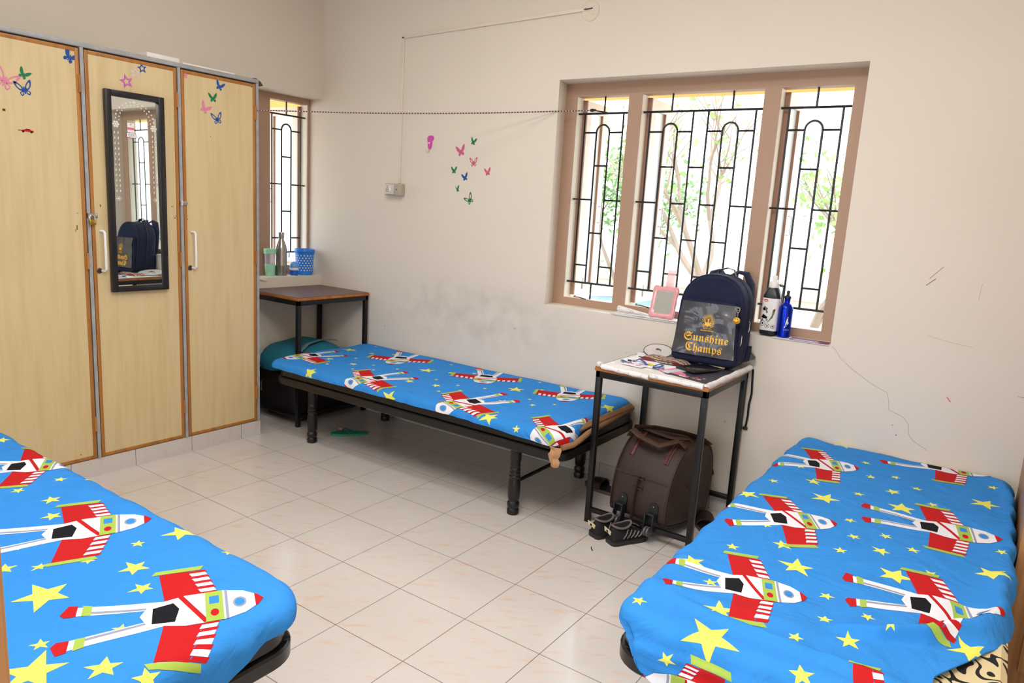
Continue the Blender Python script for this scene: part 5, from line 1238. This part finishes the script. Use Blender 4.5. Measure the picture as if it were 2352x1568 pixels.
onb([(-.004, .085), (.0, .098), (.004, .096), (.005, .082), (.010, .072), (.004, .066), (.0, .058), (-.008, .048), (-.012, .050), (-.006, .062), (-.006, .072)], M_WHITEP); onb([(.0, .101), (.003, .105), (.006, .101), (.003, .098)], M_WHITEP)
part(mb, 'printed_figure', t, smooth=False, recalc=False)
tm = text_mb('SPORTS', .0085, M_WHITEP, Matrix.Identity(4), align='CENTER'); 
for i, v in enumerate(tm.v): a = (v.x)/.032-PI/2+.6; tm.v[i] = TQ @ Vector((.0323*math.cos(a), .0323*math.sin(a), v.y+.036))
part(tm, 'printed_name', t, smooth=False, recalc=False)
t = thing('magazine', 'purple and white magazine lying at the right end of the window sill', 'magazine', (1.33, 2.04, SZ))
part(MB().bbox(1.205, 1.468, 1.992, 2.075, SZ-.0008, SZ+.002, M_NEWS, .0008), 'pages', t)
part(MB().bbox(1.285, 1.464, 1.994, 2.073, SZ+.0022, SZ+.0045, mat('purple_cover', (112, 50, 92), .35, var=.5, scale=26), .0008), 'cover', t)

# ---- things on the small window's sill
LZ = lz0+.0025
def LT(x, y): return Matrix.Translation((x, y, LZ))
t = thing('tumbler', 'mint green plastic tumbler with a clear middle on the small window sill', 'tumbler', (-2.19, 1.60, LZ))
M_MINT = mat('mint_plastic', (160, 222, 190), .35)
part(MB().lathe([(.030, 0), (.033, .004), (.037, .085), (.037, .088)], M_MINT, LT(-2.19, 1.597), 28), 'cup', t)
part(MB().lathe([(.036, .086), (.038, .165)], mat('smoky_clear_plastic', (196, 180, 196), .15, alpha=.75), LT(-2.19, 1.597), 28), 'clear_band', t)
part(MB().lathe([(.042, .160), (.043, .164), (.043, .192), (.040, .196)], M_MINT, LT(-2.19, 1.597), 28), 'lid', t)
t = thing('steel_bottle', 'brushed stainless steel bottle standing on the small window sill', 'bottle', (-2.19, 1.69, LZ))
part(MB().lathe([(.034, 0), (.038, .003), (.039, .012), (.039, .075), (.0392, .076), (.039, .077), (.039, .190), (.035, .215), (.024, .245), (.0185, .258), (.0175, .270)], M_STEEL, LT(-2.185, 1.69), 32), 'body', t)
part(MB().lathe([(.0195, .270), (.020, .272), (.020, .305), (.018, .311), (.010, .312)], M_STEEL, LT(-2.185, 1.69), 32), 'cap', t)
t = thing('small_bottle', 'small blue capped bottle with a white band in front of the dotted basket', 'bottle', (-2.17, 1.785, LZ))
M_MB = mat('light_blue_plastic', (104, 158, 222), .3); M_DB = mat('deep_blue_plastic', (30, 92, 200), .25)
part(MB().lathe([(.022, 0), (.025, .003), (.026, .035), (.024, .040)], M_DB, LT(-2.165, 1.786), 24), 'body', t)
part(MB().lathe([(.032, .040), (.033, .042), (.033, .056), (.032, .058)], M_WHITEP, LT(-2.165, 1.786), 24), 'band', t)
part(MB().lathe([(.032, .057), (.0325, .066), (.030, .082), (.022, .095), (.010, .101), (.0001, .102)], M_MB, LT(-2.165, 1.786), 24, cap=False), 'dome_cap', t)
t = thing('dotted_basket', 'blue lidded plastic bin with white dots in the corner of the small window sill', 'basket', (-2.20, 1.90, LZ))
M_BB = mat('bright_blue_plastic', (40, 128, 222), .3, var=.1)
part(MB().lathe([(.054, 0), (.058, .003), (.070, .165), (.070, .168)], M_BB, LT(-2.197, 1.906), 36), 'bin', t)
part(MB().lathe([(.0735, .166), (.075, .170), (.075, .184), (.071, .190), (.066, .187), (.064, .180)], M_BB, LT(-2.197, 1.906), 36, cap=True), 'lid', t)
mb = MB()
for r_ in range(7):
    for k in range(18):
        z = .035+.018*r_; R = .0582+.0715*z-.0035 if False else .0586+(.0702-.0586)*(z/.165); a = 2*PI*(k+.5*(r_ % 2))/18; s_ = .0052
        cx, cy = R*math.cos(a), R*math.sin(a); tx_, ty_ = -math.sin(a), math.cos(a)
        mb.add([LT(-2.197, 1.906) @ Vector((cx+math.cos(a)*.0006+tx_*s_*math.cos(q), cy+math.sin(a)*.0006+ty_*s_*math.cos(q), z+s_*math.sin(q))) for q in [2*PI*i/10 for i in range(10)]], [tuple(range(10))], M_WHITEP)
part(mb, 'white_dots', t, smooth=False, recalc=False)
tag(MB().bbox(-2.235, -2.128, 1.50, 1.78, LZ-.0005, LZ+.002, M_PAPER, .0006).build('paper_sheet'), 'thin grey paper under the tumbler and steel bottle', 'paper')
mb = MB(); rr = random.Random(2); rings = []
for k in range(7): rings.append([(-2.135+.02*math.cos(a)+rr.uniform(-.003, .003), 1.425+.016*k, LZ-.012-.004*k+.02*math.sin(a)*(1-.08*k)+.012) for a in [2*PI*i/9 for i in range(9)]])
mb.loft(rings, mat('white_rag', (216, 210, 206), .9, bump=.3)); tag(mb.build('cloth_rag'), 'crumpled white rag on the small window sill behind the wardrobe edge', 'cloth')

# ---- floor items under the tables
# brown trolley bag
t = thing('trolley_bag', 'brown wheeled duffel bag standing under the newspaper table', 'bag', (.80, 1.70, 0))
TG = Matrix.Translation((.828, 1.412, .078)) @ Matrix.Rotation(math.radians(-6), 4, 'Z') @ Matrix.Rotation(math.radians(-7), 4, 'X') @ Matrix.Diagonal((.94, 1.12, .95, 1))
prof = [(.010, .015), (.0, .05), (-.004, .12), (.0, .20), (.02, .28), (.06, .355), (.115, .405), (.18, .428), (.26, .425), (.32, .405), (.37, .36), (.40, .28), (.41, .18), (.405, .08), (.385, .02), (.35, .0), (.20, -.004), (.05, .0)]
def smooth_closed(P_, it=2):
    for _ in range(it):
        Q = []
        for i in range(len(P_)):
            a, b = P_[i], P_[(i+1) % len(P_)]; Q += [(a[0]*.75+b[0]*.25, a[1]*.75+b[1]*.25), (a[0]*.25+b[0]*.75, a[1]*.25+b[1]*.75)]
        P_ = Q
    return P_
pr_ = smooth_closed(prof); cy_, cz_ = .2, .2
def bagring(x, k): return [TG @ Vector((x, cy_+(a-cy_)*k, cz_+(b-cz_)*k)) for a, b in pr_]
mb = MB(); mb.loft([bagring(-.168, .80), bagring(-.165, .93), bagring(-.155, .975), bagring(-.13, 1.0), bagring(0, 1.008), bagring(.13, 1.0), bagring(.155, .975), bagring(.166, .93), bagring(.172, .80)], M_BROWNL); part(mb, 'bag_body', t, angle=60)
for s_ in (-1, 1):
    part(MB().tube([TG @ Vector((s_*.159, cy_+(a-cy_)*.985, cz_+(b-cz_)*.985)) for a, b in pr_], .004, M_BROWNL, 6, closed=True), 'edge_piping', t)
    zl = [TG @ Vector((s_*.100+.003*math.sin(i), a-.003, b+.002)) for i, (a, b) in enumerate(prof[4:9])]
    part(MB().tube([TG @ Vector((s_*.100, a-.003, b+.003)) for a, b in pr_[16:34]], .006, M_MAROON, 8, flat=(.0035, .012)), 'zip_flap', t)
    part(MB().tube([TG @ Vector((s_*.104, a-.006, b+.006)) for a, b in pr_[16:34]], .003, mat('dark_zip', (40, 28, 28), .5), 6), 'zip', t)
part(MB().loft([[TG @ Vector((x, y, z)) for x in (-.168, .168) for y, z in ((0, 0),)] for y, z in ((0, 0),)], M_BROWNL) if False else MB().tube([TG @ Vector((-.15, a*1-.0035, b)) for a, b in ((.0, .225), (.0, .225))]+[TG @ Vector((.15, -.0035, .225))], .002, M_BROWND, 6), 'seam', t)
for w_, dx_ in ((.07, 0), (-.03, .02)):
    part(MB().tube([TG @ Vector(p) for p in ((-.15, .10+w_, .395), (-.13, .09+w_, .432), (-.05, .05+w_, .437-.02*(w_ < 0)), (.05, .06+w_, .425-.03*(w_ < 0)), (.12, .11+w_, .432), (.155, .13+w_, .405))], .006, M_BROWND, 8, flat=(.005, .020)), 'carry_handle', t)
part(MB().tube([TG @ Vector(p) for p in ((-.158, .16, .415), (-.14, .12, .440), (-.06, .15, .452), (.06, .20, .450), (.13, .26, .435), (.168, .30, .40))], .006, M_BROWND, 8, flat=(.004, .030)), 'shoulder_strap', t)
part(MB().tube([TG @ Vector(p) for p in ((-.005, -.006, .225), (-.008, -.010, .19), (-.012, -.012, .10), (-.012, -.018, .03), (.0, -.03, -.03), (.04, -.055, -.055))], .004, M_BROWND, 8, flat=(.003, .021)), 'pull_strap', t)
for z in (.222, .172): part(MB().tube([TG @ Vector(p) for p in ((-.032, -.010, z+.008), (.024, -.012, z+.008), (.024, -.014, z-.006), (-.032, -.012, z-.006))], .0028, mat('buckle_brown', (62, 44, 34), .4), 6, closed=True), 'buckle', t)
for x in (-.082, .098):
    br = part(MB().prism([(x+.026*math.cos(a), .095+.026*math.sin(a)) for a in [PI*k/10 for k in range(11)]]+[(x-.026, .02), (x+.026, .02)], .010, M_PLASTICB, TG @ Matrix.Translation((0, .0, 0)) @ Matrix.Rotation(PI/2, 4, 'X')).bbox(x-.024, x+.024, -.036, -.008, .060, .070, M_PLASTICB, .003, T=TG).bbox(x-.026, x-.020, -.040, -.008, -.018, .07, M_PLASTICB, .002, T=TG).bbox(x+.020, x+.026, -.040, -.008, -.018, .07, M_PLASTICB, .002, T=TG), 'wheel_bracket', t)
    wm = MB()
    for dx_ in (-.008, .008): wm.add(*(lambda m_: (m_.v, m_.f))(MB().lathe([(.012, -.006), (.023, -.0055), (.025, 0), (.023, .0055), (.012, .006)], M_RUBBER, TG @ Matrix.Translation((x+dx_, -.032, -.018)) @ Matrix.Rotation(PI/2, 4, 'Y'), 22)), M_RUBBER)
    part(wm, 'wheel', br)
    part(MB().sphere(TG @ Vector((x, -.011, .10)), .004, M_BRASS, 8), 'rivet', br)
mb = MB(); mb.lathe([(.017, 0), (.0175, .003), (.015, .005), (.0001, .005)], mat('badge_dark', (30, 26, 22), .3), TG @ Matrix.Translation((.171, .20, .30)) @ Matrix.Rotation(PI/2, 4, 'Y'), 24, cap=False); part(mb, 'round_badge', t)
mb = MB(); TBd = TG @ Matrix.Translation((.1765, .20, .30)) @ Matrix.Rotation(PI/2, 4, 'Y') @ Matrix.Rotation(PI/2, 4, 'Z')
mb.prism([(-.004, -.010), (.0, -.003), (.005, -.006), (.004, .0), (.009, .005), (.003, .004), (.002, .010), (-.003, .006), (-.008, .008), (-.004, .0), (-.007, -.004)], .001, M_CHROME, TBd); part(mb, 'emblem', t, smooth=False)
part(MB().tube([TG @ Vector((.177, .2+.075*math.cos(a), .24+.055*math.sin(a))) for a in [math.radians(200+140*k/12) for k in range(13)]], .002, M_MAROON, 6), 'stitched_arc', t)
part(MB().tube([TG @ Vector(p) for p in ((.10, .405, .30), (.13, .435, .27), (.15, .44, .22), (.13, .415, .19))], .006, M_BROWND, 8, flat=(.004, .018)), 'back_handle', t)

# black striped shoes
def shoe(x, y, rot, label):
    t = thing('shoe', label, 'shoe', (x, y, 0), 'black striped shoes')
    T = Matrix.Translation((x, y, 0)) @ Matrix.Rotation(rot, 4, 'Z')      # toe points to local +Y, heel at origin
    st_ = [(0.0, .020, .045), (.008, .031, .058), (.03, .036, .066), (.07, .036, .066), (.11, .036, .058), (.15, .040, .045), (.185, .042, .036), (.215, .038, .030), (.235, .026, .022), (.243, .010, .012)]
    rs = []; so = []
    for yy, w_, h in st_:
        yy *= .84
        rs.append([T @ Vector((w_*math.cos(a)*(1 if math.sin(a) < .3 else .82), yy, .020+(h)*max(-.1, math.sin(a)))) for a in [2*PI*i/20 for i in range(20)]])
        so.append([T @ Vector(p) for p in ((-w_-.004, yy-.004, 0), (w_+.004, yy-.004, 0), (w_+.005, yy-.004, .022), (-w_-.005, yy-.004, .022))])
    up_ = part(MB().loft(rs, mat('black_suede', (26, 24, 25), .8, bump=.2, bscale=300)), 'upper', t, angle=70)
    part(MB().loft(so, mat('black_rubber_sole', (34, 32, 33), .45)), 'sole', t, angle=50)
    op = [T @ Vector((.028*math.cos(a), .062+.050*math.sin(a), .086+.004*math.sin(a)-.006*math.cos(2*a))) for a in [2*PI*i/28 for i in range(28)]]
    part(MB().tube(op, .0055, mat('grey_collar', (104, 92, 96), .7), 8, closed=True), 'collar', t)
    part(MB().add([p+Vector((0, 0, .001)) for p in op]+[p*1+Vector((0, 0, -.004)) for p in op], [tuple(range(28)), tuple(range(28, 56))[::-1]], mat('shoe_lining', (14, 13, 14), .9)), 'lining', t, smooth=False)
    part(MB().prism([(-.026, .058), (-.024, .082), (-.004, .078), (.010, .080), (.028, .074), (.020, .054), (.0, .060)], .003, mat('cream_heel_patch', (214, 200, 160), .5), T @ Matrix.Translation((0, -.001, 0)) @ Matrix.Rotation(PI/2+.18, 4, 'X')), 'heel_patch', t, smooth=False)
    part(MB().lathe([(.0065, 0), (.006, .002)], M_BLK, T @ Matrix.Translation((-.002, -.0155, .066)) @ Matrix.Rotation(PI/2+.18, 4, 'X'), 14), 'eyelet', t)
    mb = MB()
    for k in range(5):
        y0 = .066+.021*k
        mb.tube([T @ Vector((.034+.002*(k > 2), y0-.012, .030)), T @ Vector((.037, y0, .050-.003*k)), T @ Vector((.029, y0+.014, .072-.006*k))], .002, mat('grey_stripe', (124, 118, 122), .5), 6, flat=(.0015, .0045))
    part(mb, 'side_stripes', t)
    part(MB().tube([T @ Vector(p) for p in ((-.018, .115, .084), (.012, .125, .084), (-.016, .14, .078), (.014, .152, .072), (-.012, .165, .064), (.01, .175, .058))], .0022, M_RUBBER, 6), 'laces', t)
    return t
shoe(.690, 1.262, math.radians(-22), 'left black shoe with cream heel patch beside the table leg')
shoe(.782, 1.252, math.radians(-28), 'right black shoe with grey side stripes in front of the trolley bag')
mb = MB(); mb.tube([(.735, 1.165, .002), (.742, 1.150, .002), (.752, 1.140, .003), (.757, 1.134, .002)], .002, mat('dried_leaf', (92, 40, 30), .8), 6); tag(mb.build('leaf_scrap'), 'tiny dark red leaf scrap on the floor in front of the shoes', 'scrap')
# brown sandals peeping out behind the bag
def sandal(x, y, rot, label):
    t = thing('sandal', label, 'sandal', (x, y, 0), 'brown sandals')
    T = Matrix.Translation((x, y, 0)) @ Matrix.Rotation(rot, 4, 'Z')
    o_ = [(.045*math.sin(a)*(1+.12*math.cos(a)), .13+.13*math.cos(a)) for a in [2*PI*i/28 for i in range(28)]]
    part(MB().prism(o_, .018, mat('sandal_sole', (98, 74, 60), .6), T), 'sole', t); 
    part(MB().prism([(a*.95, .13+(b-.13)*.97) for a, b in o_], .004, mat('sandal_footbed', (30, 22, 20), .5), T @ Matrix.Translation((0, 0, .018))), 'footbed', t)
    part(MB().loft([[T @ Vector((.05*math.cos(a), yy, .018+.055*math.sin(a)*k)) for a in [PI*i/12 for i in range(13)]]+[T @ Vector((.043*math.cos(a), yy, .016+.048*math.sin(a)*k)) for a in [PI*i/12 for i in range(12, -1, -1)]] for yy, k in ((.13, 1), (.17, .95), (.21, .75))], mat('sandal_upper', (40, 28, 26), .4)), 'strap', t)
    return t
sandal(.585, 1.80, math.radians(82), 'brown sandal poking out left of the trolley bag behind the table leg')
sandal(.985, 1.905, math.radians(-155), 'brown sandal poking out at the right rear of the trolley bag')
# suitcase + teal bag under the corner table
t = thing('suitcase', 'black soft suitcase lying under the corner table beside the bed', 'suitcase', (-1.86, 1.62, 0))
M_CASE = mat('black_suitcase_fabric', (30, 24, 26), .7, bump=.2, bscale=300)
part(MB().bbox(-2.07, -1.66, 1.40, 1.93, .045, .345, M_CASE, .035, seg=4), 'case_body', t)
part(MB().bbox(-1.664, -1.652, 1.50, 1.83, .10, .29, M_CASE, .006), 'front_pocket', t)
part(MB().tube([(-1.655, 1.52, .27), (-1.650, 1.66, .275), (-1.655, 1.80, .27)], .003, M_STEEL, 6), 'zip', t)
for y in (1.46, 1.86): part(MB().cyl((-1.70, y, .022), (-1.70, y+.02, .022), .022, M_RUBBER, 16).bbox(-1.715, -1.685, y+.002, y+.018, .02, .06, M_PLASTICB, .003), 'wheel', t)
for y in (1.46, 1.86): part(MB().bbox(-2.03, -2.0, y, y+.02, 0, .05, M_PLASTICB, .004), 'foot', t)
part(MB().tube([(-2.0, 1.398, .17), (-1.99, 1.378, .18), (-1.99, 1.378, .24), (-2.0, 1.398, .25)], .006, M_STEEL, 8), 'side_handle', t)
t = thing('teal_backpack', 'teal fabric bag lying on the black suitcase behind the bed', 'bag', (-1.86, 1.60, .348))
M_TEAL = mat('teal_fabric', (22, 104, 124), .7, var=.08, bump=.3, bscale=60)
rings = []; n_ = 12
for k in range(n_+1):
    f = k/n_; y = 1.33+.60*f; e = math.sin(PI*min(max(f*.94+.03, 0), 1))**.45; hh = .085*e*(1+.06*math.sin(f*11)); ww = .235*e
    rings.append([(-1.86+ww*math.copysign(abs(math.cos(a))**.7, math.cos(a)), y, .352+hh+hh*math.copysign(abs(math.sin(a))**.8, math.sin(a))*(1+.05*math.sin(5*a+f*6))) for a in [2*PI*i/26 for i in range(26)]])
part(MB().loft(rings, M_TEAL), 'bag_body', t, angle=70)
part(MB().tube([(-1.66, 1.42, .485), (-1.72, 1.55, .526), (-1.76, 1.70, .532), (-1.78, 1.85, .51)], .005, mat('grey_teal_trim', (86, 116, 124), .6), 8, flat=(.003, .016)), 'trim_band', t)
# flip-flop
t = thing('flip_flop', 'green rubber flip-flop with a pink flower under the bed behind its leg', 'flip-flop', (-1.27, 1.43, 0))
T = Matrix.Translation((-1.31, 1.335, 0)) @ Matrix.Rotation(math.radians(-38), 4, 'Z')
o_ = [(.042*math.sin(a)*(1+.18*math.cos(a)), .115+.120*math.cos(a)) for a in [2*PI*i/30 for i in range(30)]]
M_FF = mat('green_rubber', (52, 150, 122), .6)
T = Matrix.Translation((-1.20, 1.50, 0)) @ Matrix.Rotation(math.radians(142), 4, 'Z') @ Matrix.Translation((0, 0, 0))
T = Matrix.Translation((-1.18, 1.60, 0)) @ Matrix.Rotation(math.radians(140), 4, 'Z')
part(MB().prism(o_, .014, M_FF, T), 'sole', t)
part(MB().tube([T @ Vector(p) for p in ((-.036, .09, .012), (-.022, .14, .034), (0, .175, .032), (.022, .14, .034), (.036, .09, .012))], .004, mat('teal_strap', (40, 130, 128), .4), 8, flat=(.003, .009)), 'strap', t)
mb = MB()
for k in range(5): mb.sphere(T @ Vector((.009*math.cos(k*1.257), .172+.009*math.sin(k*1.257), .040)), .006, mat('pink_flower', (232, 140, 130), .5), 8)
part(mb, 'flower', t)

# ------------------------------------------------------------------ outdoors: trees, hedge, wall, car
M_BARK = mat('pale_bark', (150, 134, 120), .9, var=.1, bump=.4, bscale=30); M_LEAF = mat('leaf_green', (150, 186, 108), .7, var=.15, scale=2); M_LEAF2 = mat('leaf_dark_green', (128, 166, 104), .7, var=.15, scale=2)
def tree(x, y, h, seed, nleaf, crown, lm, label, group='trees outside the windows', name='tree', thin=1.0, lo=.35):
    rg = random.Random(seed); t = thing(name, label, 'tree', (x, y, -1.0), group); mb = MB(); tips = []
    def grow(p, d, L, r, lev):
        n = 4; pts = [p]
        for k in range(n):
            d = (d+Vector((rg.uniform(-.18, .18), rg.uniform(-.18, .18), rg.uniform(-.05, .14)))).normalized(); pts.append(pts[-1]+d*L/n)
        mb.tube(pts, [r*(1-.4*k/n) for k in range(n+1)], M_BARK, 6)
        if lev == 0: tips.extend(pts[1:]); return
        if lev < 3: tips.extend(pts[2:])
        for k in range(rg.choice((2, 3, 3))):
            a = rg.uniform(0, 2*PI); q = Vector((math.cos(a), math.sin(a), rg.uniform(.1, .9))); grow(pts[-1-rg.choice((0, 0, 1))], (d*.75+q*.75).normalized(), L*rg.uniform(.62, .82), r*.58, lev-1)
    grow(Vector((x, y, -1.0)), Vector((.05, 0, 1)), h*lo, .07*thin*h/4, 4)
    part(mb, 'branches', t)
    lf = MB()
    for k in range(nleaf):
        c = rg.choice(tips)+Vector([rg.gauss(0, crown) for _ in range(3)]); s_ = rg.uniform(.03, .075)
        a = Vector([rg.uniform(-1, 1) for _ in range(3)]).normalized()*s_; b = a.cross(Vector([rg.uniform(-1, 1) for _ in range(3)])).normalized()*s_*.55
        lf.add([c-a, c+b, c+a, c-b], [(0, 1, 2, 3)], lm)
    if nleaf: part(lf, 'foliage', t, smooth=False, recalc=False)
tree(-1.15, 7.8, 5.4, 3, 260, .14, M_LEAF, 'pale bare-branched tree outside the middle light of the big window', lo=.3)
tree(-.35, 9.9, 5.0, 9, 900, .22, M_LEAF, 'thin leafy tree outside the right light of the big window', lo=.28)
tree(-4.2, 10.6, 4.4, 5, 2600, .26, M_LEAF2, 'dense green tree outside the left light of the big window', lo=.3)
tree(1.6, 8.2, 2.6, 12, 1500, .28, M_LEAF, 'low leafy young tree beyond the bottles on the big window sill', lo=.25)
tree(-8.4, 6.4, 5.6, 15, 5200, .34, M_LEAF2, 'bushy tree outside the small corner window', lo=.25)
t = thing('boundary_wall', 'pale plastered boundary wall at the far side of the yard', 'wall', (-4, 12.5, -1.0))
part(MB().box(-16, 9, 12.5, 12.7, -1.0, .15, M_EXT), 'wall_face', t, smooth=False); part(MB().box(-16.05, 9.05, 12.45, 12.75, 0.15, .22, M_EXT), 'coping', t, smooth=False)
t = thing('car', 'white parked car outside the lower left light of the big window', 'car', (-2.9, 8.6, -1.0))
TC = Matrix.Translation((-2.9, 8.6, -1.0)) @ Matrix.Rotation(math.radians(20), 4, 'Z')
M_CARW = mat('white_car_paint', (236, 238, 242), .15, coat=1.0, var=0); M_CARG = mat('car_window_glass', (130, 160, 190), .08)
def sec(x, w_, z0, z1, top): return [TC @ Vector((x, yy, zz)) for yy, zz in ((-w_, z0), (w_, z0), (w_*1.02, (z0+z1)/2), (w_*.96, z1), (top, z1+.03), (-top, z1+.03), (-w_*.96, z1), (-w_*1.02, (z0+z1)/2))]
part(MB().loft([sec(-1.85, .62, .32, .62, .4), sec(-1.75, .78, .22, .74, .5), sec(-1.2, .82, .2, .82, .6), sec(0, .83, .2, .86, .6), sec(1.2, .82, .2, .88, .6), sec(1.75, .78, .25, .84, .5), sec(1.85, .66, .35, .7, .4)], M_CARW), 'body', t)
part(MB().loft([sec(-.95, .68, .84, .86, .5), sec(-.35, .62, .84, 1.32, .4), sec(.7, .62, .84, 1.34, .4), sec(1.55, .66, .86, .92, .5)], M_CARG), 'windows', t)
part(MB().loft([sec(-.38, .60, 1.30, 1.36, .4), sec(.1, .62, 1.34, 1.40, .4), sec(.75, .6, 1.32, 1.37, .4)], M_CARW), 'roof', t)
for x in (-1.15, 1.15):
    for y in (-.80, .80): part(MB().lathe([(.18, -.09), (.29, -.08), (.30, 0), (.29, .08), (.18, .09)], M_RUBBER, TC @ Matrix.Translation((x, y, .30)) @ Matrix.Rotation(PI/2, 4, 'X'), 24), 'wheel', t)

# ------------------------------------------------------------------ added fill light: unseen ceiling panels standing in for bounced flash
M_FILLGLOW = mat('fill_panel_glow', (255, 250, 240), .4, emit=2.0)  # glowing face of the added panels
def added_fill_panel(x, y, sx, sy, power, label):
    t = thing('added_fill_panel', label, 'added fill light', (x, y, ZC))
    part(MB().bbox(x-sx/2, x+sx/2, y-sy/2, y+sy/2, ZC-.06, ZC-.001, M_WHITEP, .01), 'housing', t)
    part(MB().box(x-sx/2+.02, x+sx/2-.02, y-sy/2+.02, y+sy/2-.02, ZC-.065, ZC-.06, M_FILLGLOW), 'glow_face', t, smooth=False)
    area('added_fill_lamp', (x, y, ZC-.07), (0, 0, 0), sx-.05, sy-.05, power, (1.0, .99, .972))
added_fill_panel(1.25, -.75, 1.2, 1.2, LIGHT_MAIN, 'large square fill light panel, added unseen over the doorway end of the room')
added_fill_panel(-.2, .4, 1.2, .3, LIGHT_SECOND, 'narrow fill light panel, added unseen over the middle of the room')
